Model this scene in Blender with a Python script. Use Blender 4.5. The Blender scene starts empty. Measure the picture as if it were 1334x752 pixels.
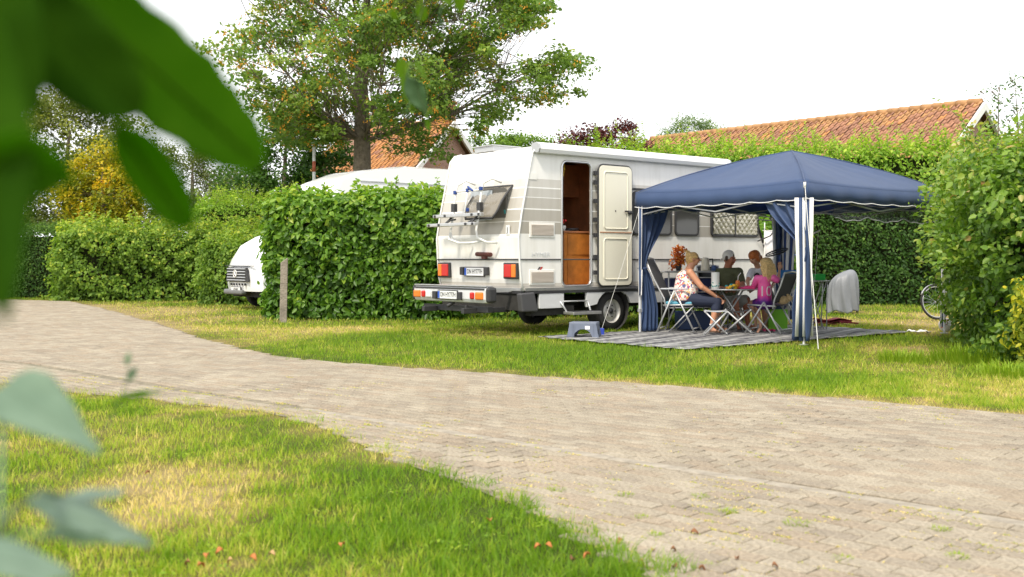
import bpy, bmesh, math, random
import numpy as np
from mathutils import Vector, Matrix, Euler
from mathutils.geometry import tessellate_polygon
random.seed(7); rng = np.random.default_rng(11)
SC = bpy.context.scene; COL = SC.collection
R = math.radians
# ------------------------------------------------------------------ camera, sky, sun, exposure
F_PX, HOR, CX, CAMH = 1391.0, 339.0, 667.0, 1.15
cam = bpy.data.cameras.new('camera'); camo = bpy.data.objects.new('camera', cam); COL.objects.link(camo)
camo.location = (0, 0, CAMH); camo.rotation_euler = (R(90), 0, 0)
cam.sensor_width = 36; cam.lens = F_PX / 1334 * 36; cam.shift_y = -(376 - HOR) / 1334
cam.clip_start = 0.05; cam.clip_end = 2000
cam.dof.use_dof = True; cam.dof.focus_distance = 17.5; cam.dof.aperture_fstop = 3.5
SC.camera = camo
SUN_EL, SUN_AZ = R(52), R(205)          # azimuth clockwise from +Y: behind the camera, to its left
w = bpy.data.worlds.new('World'); SC.world = w; w.use_nodes = True
nt = w.node_tree; nt.nodes.clear()
sky = nt.nodes.new('ShaderNodeTexSky'); sky.sky_type = 'NISHITA'; sky.sun_disc = False
sky.sun_elevation = SUN_EL; sky.sun_rotation = SUN_AZ; sky.dust_density = 3
geo = nt.nodes.new('ShaderNodeTexCoord')
nz = nt.nodes.new('ShaderNodeTexNoise'); nz.inputs['Scale'].default_value = 1.6; nz.inputs['Detail'].default_value = 5
cr = nt.nodes.new('ShaderNodeValToRGB')
cr.color_ramp.elements[0].position = .3; cr.color_ramp.elements[0].color = (9.6, 9.8, 10.1, 1)
cr.color_ramp.elements[1].position = .7; cr.color_ramp.elements[1].color = (10.8, 10.8, 10.8, 1)
mx = nt.nodes.new('ShaderNodeMixRGB'); mx.inputs[0].default_value = .93
bg = nt.nodes.new('ShaderNodeBackground'); bg.inputs['Strength'].default_value = .106
wo = nt.nodes.new('ShaderNodeOutputWorld')
L = nt.links.new
L(geo.outputs['Generated'], nz.inputs['Vector']); L(nz.outputs['Fac'], cr.inputs['Fac'])
L(sky.outputs[0], mx.inputs[1]); L(cr.outputs[0], mx.inputs[2]); L(mx.outputs[0], bg.inputs[0]); L(bg.outputs[0], wo.inputs[0])
sl = bpy.data.lights.new('sun', 'SUN'); so = bpy.data.objects.new('sun', sl); COL.objects.link(so)
sl.energy = 2.7; sl.angle = R(9); sl.color = (1, .91, .77)
sd = Vector((math.sin(SUN_AZ) * math.cos(SUN_EL), math.cos(SUN_AZ) * math.cos(SUN_EL), math.sin(SUN_EL)))
so.rotation_euler = sd.to_track_quat('Z', 'Y').to_euler(); so.location = (0, -5, 20)
SC.view_settings.view_transform = 'Standard'; SC.view_settings.look = 'None'
SC.view_settings.exposure = 0.60; SC.view_settings.gamma = 1; SC.view_settings.use_curve_mapping = False
SC.cycles.max_bounces = 6; SC.cycles.diffuse_bounces = 5; SC.cycles.transparent_max_bounces = 6
SC.cycles.transmission_bounces = 3; SC.cycles.glossy_bounces = 2; SC.cycles.use_denoising = True

def gp(px, py):                        # the ground point seen at a place of the photograph
    Y = F_PX * CAMH / (py - HOR); return (px - CX) * Y / F_PX, Y
def at(px, py, Y): return Vector(((px - CX) * Y / F_PX, Y, CAMH - (py - HOR) * Y / F_PX))
# the pitch's own axes: origin at the near corner of the groundsheet, u along the camper, v towards it
PO = Vector((2.2, 13.6, 0)); PA = math.atan2(.63, .777)
PU = Vector((math.cos(PA), math.sin(PA), 0)); PV = Vector((-math.sin(PA), math.cos(PA), 0))
def pw(u, v, z=0): return PO + PU * u + PV * v + Vector((0, 0, z))

# ------------------------------------------------------------------ helpers
MATS = {}
def mat(name, col, rough=.6, metal=0, noise=0, nscale=8, bump=0, bscale=40, spec=.5, trans=0, emit=None, alpha=1, coat=0, sheen=0):
    if name in MATS: return MATS[name]
    m = bpy.data.materials.new(name); m.use_nodes = True; t = m.node_tree; p = t.nodes['Principled BSDF']
    c = (*col, 1)
    p.inputs['Base Color'].default_value = c; p.inputs['Roughness'].default_value = rough; p.inputs['Metallic'].default_value = metal
    p.inputs['Specular IOR Level'].default_value = spec; p.inputs['Transmission Weight'].default_value = trans
    p.inputs['Coat Weight'].default_value = coat; p.inputs['Alpha'].default_value = alpha
    tc = t.nodes.new('ShaderNodeTexCoord')
    if noise:
        n = t.nodes.new('ShaderNodeTexNoise'); n.inputs['Scale'].default_value = nscale; n.inputs['Detail'].default_value = 6; n.inputs['Roughness'].default_value = .65
        r = t.nodes.new('ShaderNodeValToRGB')
        r.color_ramp.elements[0].position = .3; r.color_ramp.elements[1].position = .7
        r.color_ramp.elements[0].color = (*[x * (1 - noise) for x in col], 1); r.color_ramp.elements[1].color = (*[min(1, x * (1 + noise * .6)) for x in col], 1)
        t.links.new(tc.outputs['Object'], n.inputs['Vector']); t.links.new(n.outputs['Fac'], r.inputs['Fac']); t.links.new(r.outputs[0], p.inputs['Base Color'])
    if bump:
        n = t.nodes.new('ShaderNodeTexNoise'); n.inputs['Scale'].default_value = bscale; n.inputs['Detail'].default_value = 4
        b = t.nodes.new('ShaderNodeBump'); b.inputs['Strength'].default_value = bump; b.inputs['Distance'].default_value = .02
        t.links.new(tc.outputs['Object'], n.inputs['Vector']); t.links.new(n.outputs['Fac'], b.inputs['Height']); t.links.new(b.outputs[0], p.inputs['Normal'])
    MATS[name] = m; return m

def attr_mat(name, stops, rough=.5, trans=.3, spec=.35, tcol=1.5, attr='rnd'):
    m = bpy.data.materials.new(name); m.use_nodes = True; t = m.node_tree; p = t.nodes['Principled BSDF']; out = t.nodes['Material Output']
    a = t.nodes.new('ShaderNodeAttribute'); a.attribute_name = attr
    r = t.nodes.new('ShaderNodeValToRGB'); e = r.color_ramp.elements
    while len(e) < len(stops): e.new(.5)
    for i, (pos, c) in enumerate(stops): e[i].position = pos; e[i].color = (*c, 1)
    t.links.new(a.outputs['Fac'], r.inputs['Fac']); t.links.new(r.outputs[0], p.inputs['Base Color'])
    p.inputs['Roughness'].default_value = rough; p.inputs['Specular IOR Level'].default_value = spec
    if trans:
        g = t.nodes.new('ShaderNodeMixRGB'); g.blend_type = 'MULTIPLY'; g.inputs[0].default_value = 1; g.inputs[2].default_value = (tcol * 1.1, tcol * 1.15, tcol * .6, 1)
        tr = t.nodes.new('ShaderNodeBsdfTranslucent'); ms = t.nodes.new('ShaderNodeMixShader'); ms.inputs[0].default_value = trans
        t.links.new(r.outputs[0], g.inputs[1]); t.links.new(g.outputs[0], tr.inputs['Color'])
        t.links.new(p.outputs[0], ms.inputs[1]); t.links.new(tr.outputs[0], ms.inputs[2]); t.links.new(ms.outputs[0], out.inputs['Surface'])
    MATS[name] = m; return m

def tag(o, label=None, cat=None, group=None, kind=None):
    if label: o['label'] = label
    if cat: o['category'] = cat
    if group: o['group'] = group
    if kind: o['kind'] = kind
    return o
def empty(name, loc, label, cat, group=None, rz=0):
    o = bpy.data.objects.new(name, None); COL.objects.link(o); o.location = loc; o.rotation_euler = (0, 0, rz); o.empty_display_size = .2
    return tag(o, label, cat, group)
def link(name, me, parent=None, mats=None):
    o = bpy.data.objects.new(name, me); COL.objects.link(o)
    if parent: o.parent = parent
    if mats:
        for m in mats: me.materials.append(m)
    return o
def copy_tree(o, parent=None):
    c = o.copy(); COL.objects.link(c)
    if parent: c.parent = parent
    for ch in list(o.children): copy_tree(ch, c)
    return c
def npmesh(name, V, loops, sizes, attrs=None, smooth=False, matidx=None):
    me = bpy.data.meshes.new(name); V = np.asarray(V, np.float32); loops = np.asarray(loops, np.int32).ravel(); sizes = np.asarray(sizes, np.int32)
    me.vertices.add(len(V)); me.vertices.foreach_set('co', V.ravel())
    me.loops.add(len(loops)); me.loops.foreach_set('vertex_index', loops)
    me.polygons.add(len(sizes)); me.polygons.foreach_set('loop_start', np.concatenate([[0], np.cumsum(sizes)[:-1]]).astype(np.int32))
    if matidx is not None: me.polygons.foreach_set('material_index', np.asarray(matidx, np.int32))
    me.update(calc_edges=True)
    for k, (dom, arr) in (attrs or {}).items():
        at_ = me.attributes.new(k, 'FLOAT', dom); at_.data.foreach_set('value', np.asarray(arr, np.float32))
    if smooth: me.polygons.foreach_set('use_smooth', np.ones(len(sizes), bool))
    return me

class MB:
    """collects boxes, tubes and sheets, then links them as one mesh"""
    def __init__(s): s.v = []; s.f = []; s.m = []; s.sm = []; s.cm = 0; s.M = Matrix()
    def add(s, vs, fs, smooth=False):
        b = len(s.v); s.v += [tuple(s.M @ Vector(v)) for v in vs]; s.f += [tuple(i + b for i in f) for f in fs]
        s.m += [s.cm] * len(fs); s.sm += [smooth] * len(fs); return s
    def box(s, c, d, rot=None):
        hx, hy, hz = d[0] / 2, d[1] / 2, d[2] / 2
        vs = [Vector((x * hx, y * hy, z * hz)) for z in (-1, 1) for y in (-1, 1) for x in (-1, 1)]
        if rot: E = Euler(rot).to_matrix(); vs = [E @ v for v in vs]
        vs = [v + Vector(c) for v in vs]
        return s.add(vs, [(0, 2, 3, 1), (4, 5, 7, 6), (0, 1, 5, 4), (2, 6, 7, 3), (0, 4, 6, 2), (1, 3, 7, 5)])
    def tube(s, pts, r, n=8, closed=False, cap=True):
        pts = [Vector(p) for p in pts]; k = len(pts); rs = r if isinstance(r, (list, tuple)) else [r] * k
        vs = []; up = None
        for i, p in enumerate(pts):
            if closed: t = pts[(i + 1) % k] - pts[i - 1]
            else: t = pts[min(i + 1, k - 1)] - pts[max(i - 1, 0)]
            t.normalize()
            if up is None: up = t.orthogonal().normalized()
            up = (up - t * up.dot(t)); up = up.normalized() if up.length > 1e-5 else t.orthogonal().normalized()
            sd_ = t.cross(up)
            for j in range(n):
                a = 2 * math.pi * j / n; vs.append(p + (up * math.cos(a) + sd_ * math.sin(a)) * rs[i])
        fs = []
        for i in range(k if closed else k - 1):
            i2 = (i + 1) % k
            for j in range(n): fs.append((i * n + j, i * n + (j + 1) % n, i2 * n + (j + 1) % n, i2 * n + j))
        s.add(vs, fs, n > 5)
        if cap and not closed:
            b = len(s.v) - len(vs); s.f += [tuple(b + j for j in range(n))[::-1], tuple(b + (k - 1) * n + j for j in range(n))]; s.m += [s.cm] * 2; s.sm += [False] * 2
        return s
    def lathe(s, prof, n=24, c=(0, 0, 0), axis='Z'):
        vs = []; k = len(prof)
        for r, z in prof:
            for j in range(n):
                a = 2 * math.pi * j / n; x, y = r * math.cos(a), r * math.sin(a)
                v = {'Z': (x, y, z), 'Y': (x, z, y), 'X': (z, x, y)}[axis]; vs.append(Vector(v) + Vector(c))
        fs = [(i * n + j, i * n + (j + 1) % n, (i + 1) * n + (j + 1) % n, (i + 1) * n + j) for i in range(k - 1) for j in range(n)]
        return s.add(vs, fs, True)
    def ball(s, c, r, n=12, m=8):
        rr = r if hasattr(r, '__len__') else (r, r, r); vs = []; fs = []
        for i in range(m + 1):
            t = math.pi * i / m
            for j in range(n):
                a = 2 * math.pi * j / n; vs.append((c[0] + rr[0] * math.sin(t) * math.cos(a), c[1] + rr[1] * math.sin(t) * math.sin(a), c[2] + rr[2] * math.cos(t)))
        for i in range(m):
            for j in range(n): fs.append((i * n + j, i * n + (j + 1) % n, (i + 1) * n + (j + 1) % n, (i + 1) * n + j))
        return s.add(vs, fs, True)
    def plate(s, poly, y0, y1, holes=(), plane='XZ'):
        """a flat polygon (with holes) between y0 and y1"""
        rings = [list(poly)] + [list(h) for h in holes]; flat = [p for r in rings for p in r]
        tri = tessellate_polygon([[Vector((p[0], p[1], 0)) for p in r] for r in rings])
        def P(p, d): return {'XZ': (p[0], d, p[1]), 'XY': (p[0], p[1], d), 'YZ': (d, p[0], p[1])}[plane]
        n = len(flat); vs = [P(p, y0) for p in flat] + [P(p, y1) for p in flat]
        fs = [tuple(t) for t in tri] + [tuple(i + n for i in t)[::-1] for t in tri]
        b = 0
        for r in rings:
            k = len(r)
            for i in range(k): a, c = b + i, b + (i + 1) % k; fs.append((a, c, c + n, a + n))
            b += k
        return s.add(vs, fs)
    def sheet(s, rows, smooth=True):
        k = len(rows[0]); vs = [p for r in rows for p in r]
        fs = [(i * k + j, i * k + j + 1, (i + 1) * k + j + 1, (i + 1) * k + j) for i in range(len(rows) - 1) for j in range(k - 1)]
        return s.add(vs, fs, smooth)
    def build(s, name, mats, parent=None, bevel=0, seg=2, solid=0, sub=0, label=None, weighted=False):
        me = bpy.data.meshes.new(name); me.from_pydata(s.v, [], s.f); me.polygons.foreach_set('material_index', s.m); me.polygons.foreach_set('use_smooth', s.sm)
        if not isinstance(mats, (list, tuple)): mats = [mats]
        o = link(name, me, parent, mats)
        bm = bmesh.new(); bm.from_mesh(me); bmesh.ops.recalc_face_normals(bm, faces=bm.faces); bm.to_mesh(me); bm.free()
        if solid: q = o.modifiers.new('thickness', 'SOLIDIFY'); q.thickness = solid; q.offset = 0
        if sub: q = o.modifiers.new('sub', 'SUBSURF'); q.levels = q.render_levels = sub
        if bevel: q = o.modifiers.new('bevel', 'BEVEL'); q.width = bevel; q.segments = seg; q.limit_method = 'ANGLE'; q.angle_limit = R(40)
        if label: o['label'] = label
        return o
def rrect(x0, z0, x1, z1, r, n=5):
    out = []
    for cx_, cz_, a0 in ((x1 - r, z1 - r, 0), (x0 + r, z1 - r, 90), (x0 + r, z0 + r, 180), (x1 - r, z0 + r, 270)):
        for i in range(n + 1): a = R(a0 + 90 * i / n); out.append((cx_ + r * math.cos(a), cz_ + r * math.sin(a)))
    return out
def text(body, size, name, m, parent, mtx, depth=.002, squash=1.0):
    c = bpy.data.curves.new(name, 'FONT'); c.body = body; c.size = size; c.align_x = 'CENTER'; c.align_y = 'CENTER'; c.extrude = depth / 2; c.resolution_u = 3
    o = bpy.data.objects.new('tmp', c); COL.objects.link(o); dg = bpy.context.evaluated_depsgraph_get()
    me = bpy.data.meshes.new_from_object(o.evaluated_get(dg)); bpy.data.objects.remove(o); me.materials.clear()
    me.transform(Matrix.Diagonal((squash, 1, 1, 1))); me.transform(mtx)
    return link(name, me, parent, [m])
def bake(o):
    """turns modifiers into plain geometry"""
    dg = bpy.context.evaluated_depsgraph_get(); me = bpy.data.meshes.new_from_object(o.evaluated_get(dg)); o.modifiers.clear(); o.data = me; return o

def wav(x, y, seed, scale):
    r_ = np.random.default_rng(seed); out = 0
    for i in range(7):
        a = r_.uniform(0, 6.283); f = r_.uniform(.55, 2.1) / scale * 6.283; out = out + np.sin(f * (x * math.cos(a) + y * math.sin(a)) + r_.uniform(0, 6.283))
    return out / 3.2
def inpoly(x, y, poly):
    x = np.asarray(x); y = np.asarray(y); c = np.zeros(x.shape, bool); n = len(poly)
    for i in range(n):
        x1, y1 = poly[i]; x2, y2 = poly[i - 1]
        if y1 == y2: continue
        c ^= ((y1 > y) != (y2 > y)) & (x < (x2 - x1) * (y - y1) / (y2 - y1) + x1)
    return c
def unit(a): return a / np.maximum(np.linalg.norm(a, axis=1, keepdims=True), 1e-6)
def leafmesh(name, P, N, T, Ln, W, rnd, fold=.18, droop=.12, hexa=False):
    """a mesh of folded leaves: base P, face normal N, tip direction T, length, width"""
    N = unit(N); T = unit(T - N * np.sum(T * N, 1, keepdims=True)); S = np.cross(N, T); n = len(P); Ln = np.broadcast_to(Ln, n)[:, None]; W = np.broadcast_to(W, n)[:, None]
    tip = P + T * Ln - N * Ln * droop
    if hexa:
        def sd_(k, wf, sg): return P + T * Ln * k + S * W * wf * sg + N * W * fold - N * Ln * droop * k * k
        V = np.stack([P, sd_(.28, .5, 1), sd_(.68, .4, 1), tip, sd_(.68, .4, -1), sd_(.28, .5, -1)], 1).reshape(-1, 3); k = 6
        idx = np.array([0, 1, 2, 3, 0, 3, 4, 5])
        loops = (np.arange(n)[:, None] * 6 + idx).ravel(); sizes = np.full(n * 2, 4); rep = 2
    else:
        V = np.stack([P, P + T * Ln * .45 + S * W * .5 + N * W * fold, tip, P + T * Ln * .45 - S * W * .5 + N * W * fold], 1).reshape(-1, 3)
        idx = np.array([0, 1, 2, 0, 2, 3]); loops = (np.arange(n)[:, None] * 4 + idx).ravel(); sizes = np.full(n * 2, 3); rep = 2
    return npmesh(name, V, loops, sizes, {'rnd': ('FACE', np.repeat(np.clip(rnd, 0, 1), rep))})

# ------------------------------------------------------------------ ground, road
far_edge = [gp(-200, 380), gp(30, 391.5), gp(90, 393), gp(130, 402), gp(200, 421), gp(255, 440), gp(300, 452), gp(350, 463), gp(400, 470), gp(500, 478), gp(640, 487), gp(760, 496), gp(900, 506), gp(1050, 517), gp(1200, 529), gp(1334, 541), gp(1500, 562), gp(1900, 640)]
near_edge = [gp(1100, 1500), gp(960, 1000), gp(850, 752), gp(790, 718), gp(745, 695), gp(700, 672), gp(600, 630), gp(530, 606), gp(470, 580), gp(430, 562), gp(400, 550), gp(340, 537), gp(270, 530), gp(200, 521), gp(100, 513), gp(0, 499), gp(-150, 480), gp(-320, 425)]
road_poly = far_edge + near_edge
def dist_road(x, y):
    d = np.full(np.shape(x), 1e9)
    for e in (far_edge, near_edge):
        for (ax, ay), (bx, by) in zip(e[:-1], e[1:]):
            L2 = (bx - ax) ** 2 + (by - ay) ** 2; t = np.clip(((x - ax) * (bx - ax) + (y - ay) * (by - ay)) / L2, 0, 1)
            d = np.minimum(d, np.hypot(x - ax - t * (bx - ax), y - ay - t * (by - ay)))
    return d
def dryness(x, y):
    d = .34 + .26 * wav(x, y, 3, 3.2) + .18 * wav(x, y, 4, .9)
    dr = dist_road(x, y)
    d = d + .55 * np.exp(-dr / .22) * (y > 6)
    def blob(px, py, rx, ry, a):
        X, Y = gp(px, py); return a * np.exp(-((x - X) / rx) ** 2 - ((y - Y) / ry) ** 2)
    d = d + (blob(230, 640, .55, .7, .62) + blob(150, 640, .25, .5, .2)) * (1 + .45 * wav(x, y, 71, .3)) - blob(60, 590, .4, 1, .2) - blob(450, 640, .7, 1.3, .35) - blob(700, 720, .5, .6, .5)
    d = d + blob(150, 405, 2.5, 2.5, .5) + blob(230, 420, 2, 3, .35) + blob(480, 428, 2.2, .9, .55) + blob(330, 395, 3, 3, .3) - blob(700, 460, 4, 1.8, .28) - blob(520, 470, 2, 1.2, .15)
    d = d + blob(1150, 418, 2.5, 3, .55) + blob(1180, 460, 1.5, 1.4, .4) + blob(1300, 508, 1.2, .9, .55) + blob(1000, 470, 1, .8, .15) - blob(1120, 490, 1.2, 1, .2)
    return np.clip(d, 0, 1)
def axis(lo, hi, step, far):
    a = list(np.arange(lo, hi + 1e-6, step)); g = [step * 2.0 ** i for i in range(1, 13)]; c = np.cumsum(g); c = c[c < far]
    return np.array([lo - q for q in c[::-1]] + a + [hi + q for q in c])
gx = axis(-16, 14, .22, 700); gy = axis(-1, 36, .22, 700); X_, Y_ = np.meshgrid(gx, gy)
V = np.stack([X_.ravel(), Y_.ravel(), .012 * wav(X_.ravel(), Y_.ravel(), 9, 2.5) - .02], 1)
dq_ = dist_road(V[:, 0], V[:, 1]); rd_ = inpoly(V[:, 0], V[:, 1], road_poly); V[rd_, 2] = -.03; V[dq_ < .5, 2] = -.001
i_ = np.arange(len(gy) - 1)[:, None] * len(gx) + np.arange(len(gx) - 1)[None]; i_ = i_.ravel()
me = npmesh('ground', V, np.stack([i_, i_ + 1, i_ + 1 + len(gx), i_ + len(gx)], 1), np.full(len(i_), 4), {'rnd': ('POINT', dryness(V[:, 0], V[:, 1]))}, True)
gm = attr_mat('lawn_soil', [(0, (.055, .085, .012)), (.4, (.10, .12, .022)), (.7, (.21, .17, .06)), (1, (.32, .25, .12))], .95, 0, .1)
t = gm.node_tree; n = t.nodes.new('ShaderNodeTexNoise'); n.inputs['Scale'].default_value = 60; n.inputs['Detail'].default_value = 8; tc = t.nodes.new('ShaderNodeTexCoord'); b = t.nodes.new('ShaderNodeBump'); b.inputs['Distance'].default_value = .03
t.links.new(tc.outputs['Object'], n.inputs['Vector']); t.links.new(n.outputs['Fac'], b.inputs['Height']); t.links.new(b.outputs[0], t.nodes['Principled BSDF'].inputs['Normal'])
tag(link('ground', me, None, [gm]), 'level camping ground of soil below the grass', None, None, 'structure')

road = MB(); tri = tessellate_polygon([[Vector((x, y, 0)) for x, y in road_poly]])
road.add([(x, y, .004) for x, y in road_poly], [tuple(q) for q in tri])
road = tag(road.build('paved_road', mat('joint_sand', (.22, .19, .13), .95, noise=.6, nscale=9, bump=.6)), 'winding lane of grey brown clinker pavers', None, None, 'structure')
# pavers: rows run along the kerb strip's direction
kd = np.array([2.37, -2.22]); kd /= np.linalg.norm(kd); kn = np.array([-kd[1], kd[0]]); ko = np.array(gp(600, 567))   # kn points away from the camera
PLn, PWd = .205, .105
paver_mats = [mat('paver_%s' % nm, c, .88, noise=.5, nscale=75, bump=.6, bscale=190, spec=.25) for nm, c in (('grey', (.372, .326, .258)), ('brown', (.365, .306, .236)), ('pale', (.405, .358, .286)), ('dark', (.330, .286, .228)))]
for m_ in paver_mats:      # large stains and sandy patches lie across many pavers
    t = m_.node_tree; p = t.nodes['Principled BSDF']; src = p.inputs['Base Color'].links[0].from_socket; g_ = t.nodes.new('ShaderNodeNewGeometry'); n1 = t.nodes.new('ShaderNodeTexNoise'); n1.inputs['Scale'].default_value = 1.3; n1.inputs['Detail'].default_value = 9; n1.inputs['Roughness'].default_value = .72
    r1 = t.nodes.new('ShaderNodeValToRGB'); r1.color_ramp.elements[0].position = .34; r1.color_ramp.elements[0].color = (.84, .82, .79, 1); r1.color_ramp.elements[1].position = .64; r1.color_ramp.elements[1].color = (1.12, 1.10, 1.05, 1); x1 = t.nodes.new('ShaderNodeMixRGB'); x1.blend_type = 'MULTIPLY'; x1.inputs[0].default_value = 1
    t.links.new(g_.outputs['Position'], n1.inputs['Vector']); t.links.new(n1.outputs['Fac'], r1.inputs[0]); t.links.new(src, x1.inputs[1]); t.links.new(r1.outputs[0], x1.inputs[2]); t.links.new(x1.outputs[0], p.inputs['Base Color'])
aa, bb = np.meshgrid(np.arange(-130, 130), np.arange(-75, 190))
strip_w = .12
cx0 = (aa + .5 * (bb % 2)) * PLn; cy0 = (bb + .5) * PWd + np.where(bb >= 0, strip_w * .5, -strip_w * .5)
cx0 = cx0.ravel(); cy0 = cy0.ravel()
def to_w(a, c): return ko[0] + a * kd[0] + c * kn[0], ko[1] + a * kd[1] + c * kn[1]
wx, wy = to_w(cx0, cy0)
wx += .03 * wav(cx0, cy0, 21, 3); wy += .03 * wav(cx0, cy0, 22, 3)
ok = inpoly(wx, wy, road_poly) & (wy > 1.5) & (wy < 31) & (np.abs(wx) < wy * .66 + 1.2)
wx, wy = wx[ok], wy[ok]
ka = math.atan2(kd[1], kd[0])
def paver_geo(x, y, z, rz, tx, ty, g=.0040, top=.012):
    hx, hy = PLn / 2 - g, PWd / 2 - g; vs = []
    for (sx, sy, zz, ins) in [(-1, -1, -.006, 0), (1, -1, -.006, 0), (1, 1, -.006, 0), (-1, 1, -.006, 0), (-1, -1, top - .004, 0), (1, -1, top - .004, 0), (1, 1, top - .004, 0), (-1, 1, top - .004, 0), (-1, -1, top, .005), (1, -1, top, .005), (1, 1, top, .005), (-1, 1, top, .005)]:
        px_, py_ = sx * (hx - ins), sy * (hy - ins); zq = zz + z + (px_ * tx + py_ * ty if zz > 0 else 0)
        vs.append((x + px_ * np.cos(rz) - py_ * np.sin(rz), y + px_ * np.sin(rz) + py_ * np.cos(rz), zq))
    return vs
PF = [(0, 1, 5, 4), (1, 2, 6, 5), (2, 3, 7, 6), (3, 0, 4, 7), (4, 5, 9, 8), (5, 6, 10, 9), (6, 7, 11, 10), (7, 4, 8, 11), (8, 9, 10, 11)]
nP = len(wx); zz = rng.normal(0, .0008, nP) + .003 * wav(wx, wy, 31, 1.6); rz_ = ka + rng.normal(0, .010, nP); tx = rng.normal(0, .003, nP); ty = rng.normal(0, .005, nP)
mi = rng.choice(4, nP, p=[.38, .24, .22, .16])
infr = (np.abs(wx) < wy * .49) & (wy > 3.75); order = np.argsort(np.where(infr, wy, 99)); near = order[:300]; isn = np.zeros(nP, bool); isn[near] = True
Vs = np.stack([np.stack([np.broadcast_to(c, nP) for c in v], 1) for v in paver_geo(wx, wy, zz, rz_, tx, ty)], 1)[~isn]
m_ = len(Vs); loops = (np.arange(m_)[:, None] * 12 + np.array(PF).ravel()[None]).ravel()
me = npmesh('paver', Vs.reshape(-1, 3), loops, np.full(m_ * 9, 4), matidx=np.repeat(mi[~isn], 9))
tag(link('paver', me, road, paver_mats), 'the many smaller looking pavers of the lane beyond the nearest ones', None, None, 'stuff')
pvm = []
for q in range(4):
    for k in range(2):
        me = bpy.data.meshes.new('paver'); me.from_pydata([tuple(float(c) for c in v) for v in paver_geo(0, 0, 0, 0, 0, 0, .0036 + .001 * k)], [], PF); me.materials.append(paver_mats[q]); pvm.append(me)
for i in near:
    o = link('paver', pvm[mi[i] * 2 + int(i) % 2], road); o.location = (wx[i], wy[i], zz[i]); o.rotation_euler = (ty[i], -tx[i], rz_[i] + (math.pi if i % 3 == 0 else 0))
# kerb strip of flat concrete tiles
ks = MB(); ks.add([(*to_w(-1.75, -.08), .005), (*to_w(4.6, -.08), .005), (*to_w(4.6, .08), .005), (*to_w(-1.75, .08), .005)], [(0, 1, 2, 3)])
ks = tag(ks.build('kerb_strip', MATS['joint_sand']), 'flat strip of concrete edging tiles between the lane and its bay', None, None, 'structure')
ktm = mat('edging_concrete', (.315, .277, .22), .9, noise=.35, nscale=14, bump=.4, bscale=120)
bm_ = MB(); bm_.box((0, 0, 0), (.494, .10, .03)); kt0 = bm_.build('edging_tile', ktm, ks, .004, 1); bake(kt0)
first = True
for i in range(12):
    a = -1.5 + i * .5
    o = kt0 if first else copy_tree(kt0, ks); first = False
    x, y = to_w(a, random.uniform(-.004, .004)); o.location = (x, y, -.004 + random.uniform(-.002, .002)); o.rotation_euler = (random.uniform(-.01, .01), random.uniform(-.006, .006), ka + random.uniform(-.006, .006))
# ------------------------------------------------------------------ grass
rug_uv = [(0, 0), (5.35, 0), (5.35, 2.9), (0, 2.9)]
rug_poly = [tuple(pw(u, v))[:2] for u, v in rug_uv]
solid_polys = [rug_poly]
def blades(name, n, ylo, yhi, h, wd, seed, margin=1.0, bias=1.0, seg=True, label=''):
    r_ = np.random.default_rng(seed)
    u_ = r_.uniform(0, 1, n); y = ylo + (yhi - ylo) * u_ ** bias; x = r_.uniform(-1, 1, n) * (y * .53 + margin)
    k = ~(inpoly(x, y, road_poly) & (dist_road(x, y) > np.clip(.09 + .07 * wav(x, y, 61, .55) + .06 * wav(x, y, 62, .13), 0, .3)))
    for p in solid_polys: k &= ~inpoly(x, y, p)
    x, y = x[k], y[k]; dr = dryness(x, y); dq = dist_road(x, y)
    k = r_.uniform(0, 1, len(x)) > dr * .45; x, y, dr, dq = x[k], y[k], dr[k], dq[k]; n = len(x)
    H = h * r_.uniform(.45, 1.25, n) * (1 - .42 * dr) * (1 + .35 * wav(x, y, 41, .5)); H *= (np.clip(.55 + dq * 1.4, .55, 1) if y.max() > 12 else 1 + .5 * np.exp(-dq / .08)); H *= 1 + .5 * np.maximum(0, wav(x, y, 43, .16)) ** 2
    W_ = wd * r_.uniform(.6, 1.3, n); a = r_.uniform(0, 6.283, n); ln = H * r_.uniform(.1, .95, n)
    dx, dy = np.cos(a), np.sin(a); P = np.stack([x, y, np.full(n, -.014)], 1)
    b2 = r_.uniform(0, 6.283, n); S = np.stack([np.cos(b2), np.sin(b2), np.zeros(n)], 1) * W_[:, None] * .5
    D = np.stack([dx, dy, np.zeros(n)], 1); Z = np.array([0, 0, 1.])
    mid = P + Z * (H * .55)[:, None] + D * (ln * .3)[:, None]; tip = P + Z * H[:, None] + D * ln[:, None]
    rv = np.clip(dr * .72 + r_.normal(0, .13, n) + .11 * wav(x, y, 42, .35) + .10 * wav(x, y, 44, .11), 0, 1)
    if seg:
        V = np.stack([P - S, P + S, mid + S * .8, tip, mid - S * .8], 1).reshape(-1, 3); idx = np.array([0, 1, 2, 4, 4, 2, 3])
        loops = (np.arange(n)[:, None] * 5 + idx).ravel(); sizes = np.tile([4, 3], n); rep = 2
    else:
        V = np.stack([P - S, P + S, tip], 1).reshape(-1, 3); loops = np.arange(n * 3); sizes = np.full(n, 3); rep = 1
    me = npmesh(name, V, loops, sizes, {'rnd': ('FACE', np.repeat(rv, rep))})
    return tag(link(name, me, None, [MATS['grass_blades']]), label, 'grass', None, 'stuff')
attr_mat('grass_blades', [(0, (.13, .25, .012)), (.25, (.26, .38, .022)), (.48, (.42, .46, .06)), (.7, (.66, .54, .18)), (1, (.80, .62, .34))], .55, .35, .3, 1.25)
blades('grass', 190000, 3.4, 10.5, .05, .0042, 1, .4, 1.25, True, 'short green lawn with a dry patch in the near left corner')
blades('grass', 240000, 8.0, 19, .055, .007, 2, 1, 1.15, False, 'mown green verge between the lane and the camping pitch')
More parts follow.
